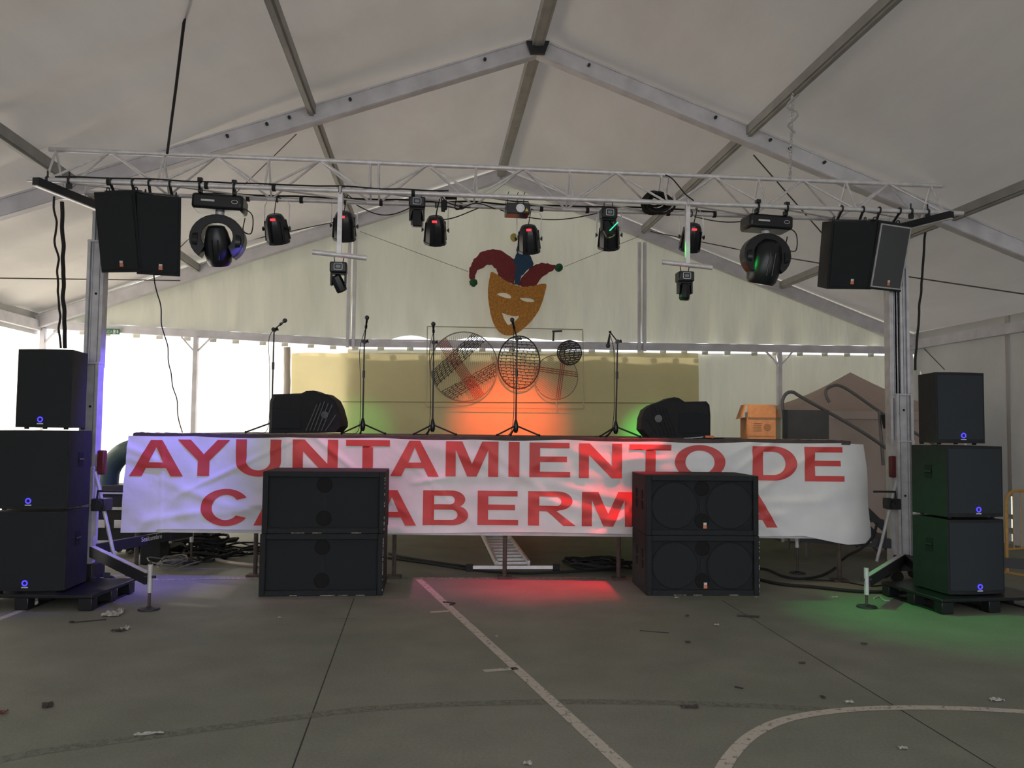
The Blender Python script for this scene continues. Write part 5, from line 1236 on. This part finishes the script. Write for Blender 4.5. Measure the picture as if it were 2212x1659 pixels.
crumple(604, 1335, .03, .03, 'tiny white scrap in front of the left cabinets', seed=9)
crumple(1490, 1528, .12, .04, 'black leaf scrap on the floor between court line and arc', M_leaf, 'dry_leaf', seed=10)
crumple(1482, 1529, .04, .03, 'small dark crumb touching the black leaf scrap', M_leaf, 'dirt_crumb', seed=20)
crumple(1486, 1388, .045, .03, 'small dark crumb below the right cabinets', M_leaf, 'dirt_crumb', seed=11)
crumple(1484, 1331, .035, .03, 'tiny dark crumb just in front of the right cabinets', M_leaf, 'dirt_crumb', seed=12)
crumple(1867, 1392, .05, .03, 'dark crumb on the open floor right of the expansion joint', M_leaf, 'dirt_crumb', seed=13)
crumple(1733, 1433, .05, .03, 'dark crumb close to the long expansion joint', M_leaf, 'dirt_crumb', seed=14)
crumple(1778, 1507, .03, .05, 'dark crumb above the curved white line', M_leaf, 'dirt_crumb', seed=15)
crumple(1548, 1351, .05, .03, 'small white scrap in front of the right cabinets', seed=16)
crumple(1633, 1291, .03, .05, 'white tag at the bottom right corner of the right cabinets', seed=17)
crumple(1803, 1291, .07, .025, 'narrow white scrap at the edge of the green light', seed=18)
crumple(1073, 1376, .022, .022, 'tiny bright scrap right of the court line', seed=19)
crumple(1140, 1650, .05, .04, 'white crumb at the bottom centre of the floor', seed=21)
crumple(1835, 1518, .06, .03, 'pale scrap just above the curved white line', seed=22)
crumple(2152, 1513, .10, .05, 'pale smear-like scrap above the right part of the curved line', seed=23)
crumple(1950, 1617, .05, .03, 'pale scrap inside the curved white line', seed=24)
crumple(1462, 1292, .05, .03, 'small white scrap tinted red at the foot of the right cabinets', seed=25)
ground([(1888, 1292), (1900, 1288), (1908, 1296), (1922, 1298)], .008, 'curled pale strip on the green-lit floor', M_paper, 'paper_curl').__setitem__('category', 'litter')
ground([(957, 1300), (975, 1302), (983, 1303), (971, 1307)], .006, 'dark twig lying across the white court line', M_twig, 'twig').__setitem__('category', 'litter')
ground([(1592, 1330), (1616, 1331), (1640, 1332)], .008, 'long dark twig right of the red glow', M_twig, 'twig').__setitem__('category', 'litter')
ground([(1382, 1362), (1445, 1367)], .003, 'thin straw-like mark on the floor in the middle', M_twig, 'twig').__setitem__('category', 'litter')
ground([(1587, 1483), (1605, 1487)], .005, 'short dark twig above the curved line', M_twig, 'twig').__setitem__('category', 'litter')

# ================================================================ STAGE LIGHTING
def spot(p, target, col, e, deg, blend=.6, r=.06):
    return lamp('stage_spot', 'SPOT', p, target, col, e, spot_size=math.radians(deg), spot_blend=blend, shadow_soft_size=r)
def below(i): p = PARS[i][0]; return p
BLUE, RED, GRN, WARM, MAG = (.16, .10, 1.0), (1.0, .02, .04), (.03, 1.0, .15), (1.0, .55, .22), (1.0, .18, .55)
def fr(i, d): p = PARS[i][0]; return p + V(d)
spot(fr(0, (.0, -.30, -.20)), (-4.3, 8.9, .9), BLUE, 580, 62, .9)                 # violet wash on the left banner end and mast
spot(fr(1, (.0, -.30, -.18)), (-1.2, 9.0, .9), MAG, 190, 70, 1.0)                 # soft magenta wash
spot(fr(5, (-.1, -.30, -.18)), (.95, 8.9, .75), RED, 850, 38, .9)                # red on the banner and the floor
spot(fr(3, (.0, .24, -.2)), (-.05, 14.1, 1.75), (1.0, .10, .02), 2600, 26, 1.0)        # orange glow on the tarp
spot(fr(4, (.0, .24, -.2)), (2.45, 14.0, 1.5), GRN, 2200, 17, 1.0)
spot(fr(2, (.0, .24, -.2)), (-2.6, 13.8, 1.5), GRN, 500, 17, 1.0)
spot(fr(4, (.1, -.30, -.2)), (4.0, 7.45, .0), GRN, 340, 38, 1.0)                    # green on the floor at the right
spot(fr(5, (.1, .14, -.25)), (3.05, 10.0, 1.7), WARM, 240, 16, .8)             # warm light on the cardboard box
spot(fr(5, (.1, -.30, -.2)), (3.0, 9.0, 1.3), (1.0, .8, .4), 60, 26, 1.0)
spot(fr(0, (-.25, -.35, -.25)), (-4.2, 8.35, 1.9), BLUE, 330, 44, .9)                # violet on the mast flank
pg = onR(1319, 497, -.12); pt = onR(1484, 540, 0)
spot(pg + V((.08, 0, 0)), (pt.x, pt.y, pt.z), GRN, 40, 13, .5, .02)                        # green beam grazing the right T-bar
spot(fr(5, (-.12, -.32, -.2)), (1.38, 9.1, 1.3), RED, 420, 22, 1.0)                 # hot red patch on the banner
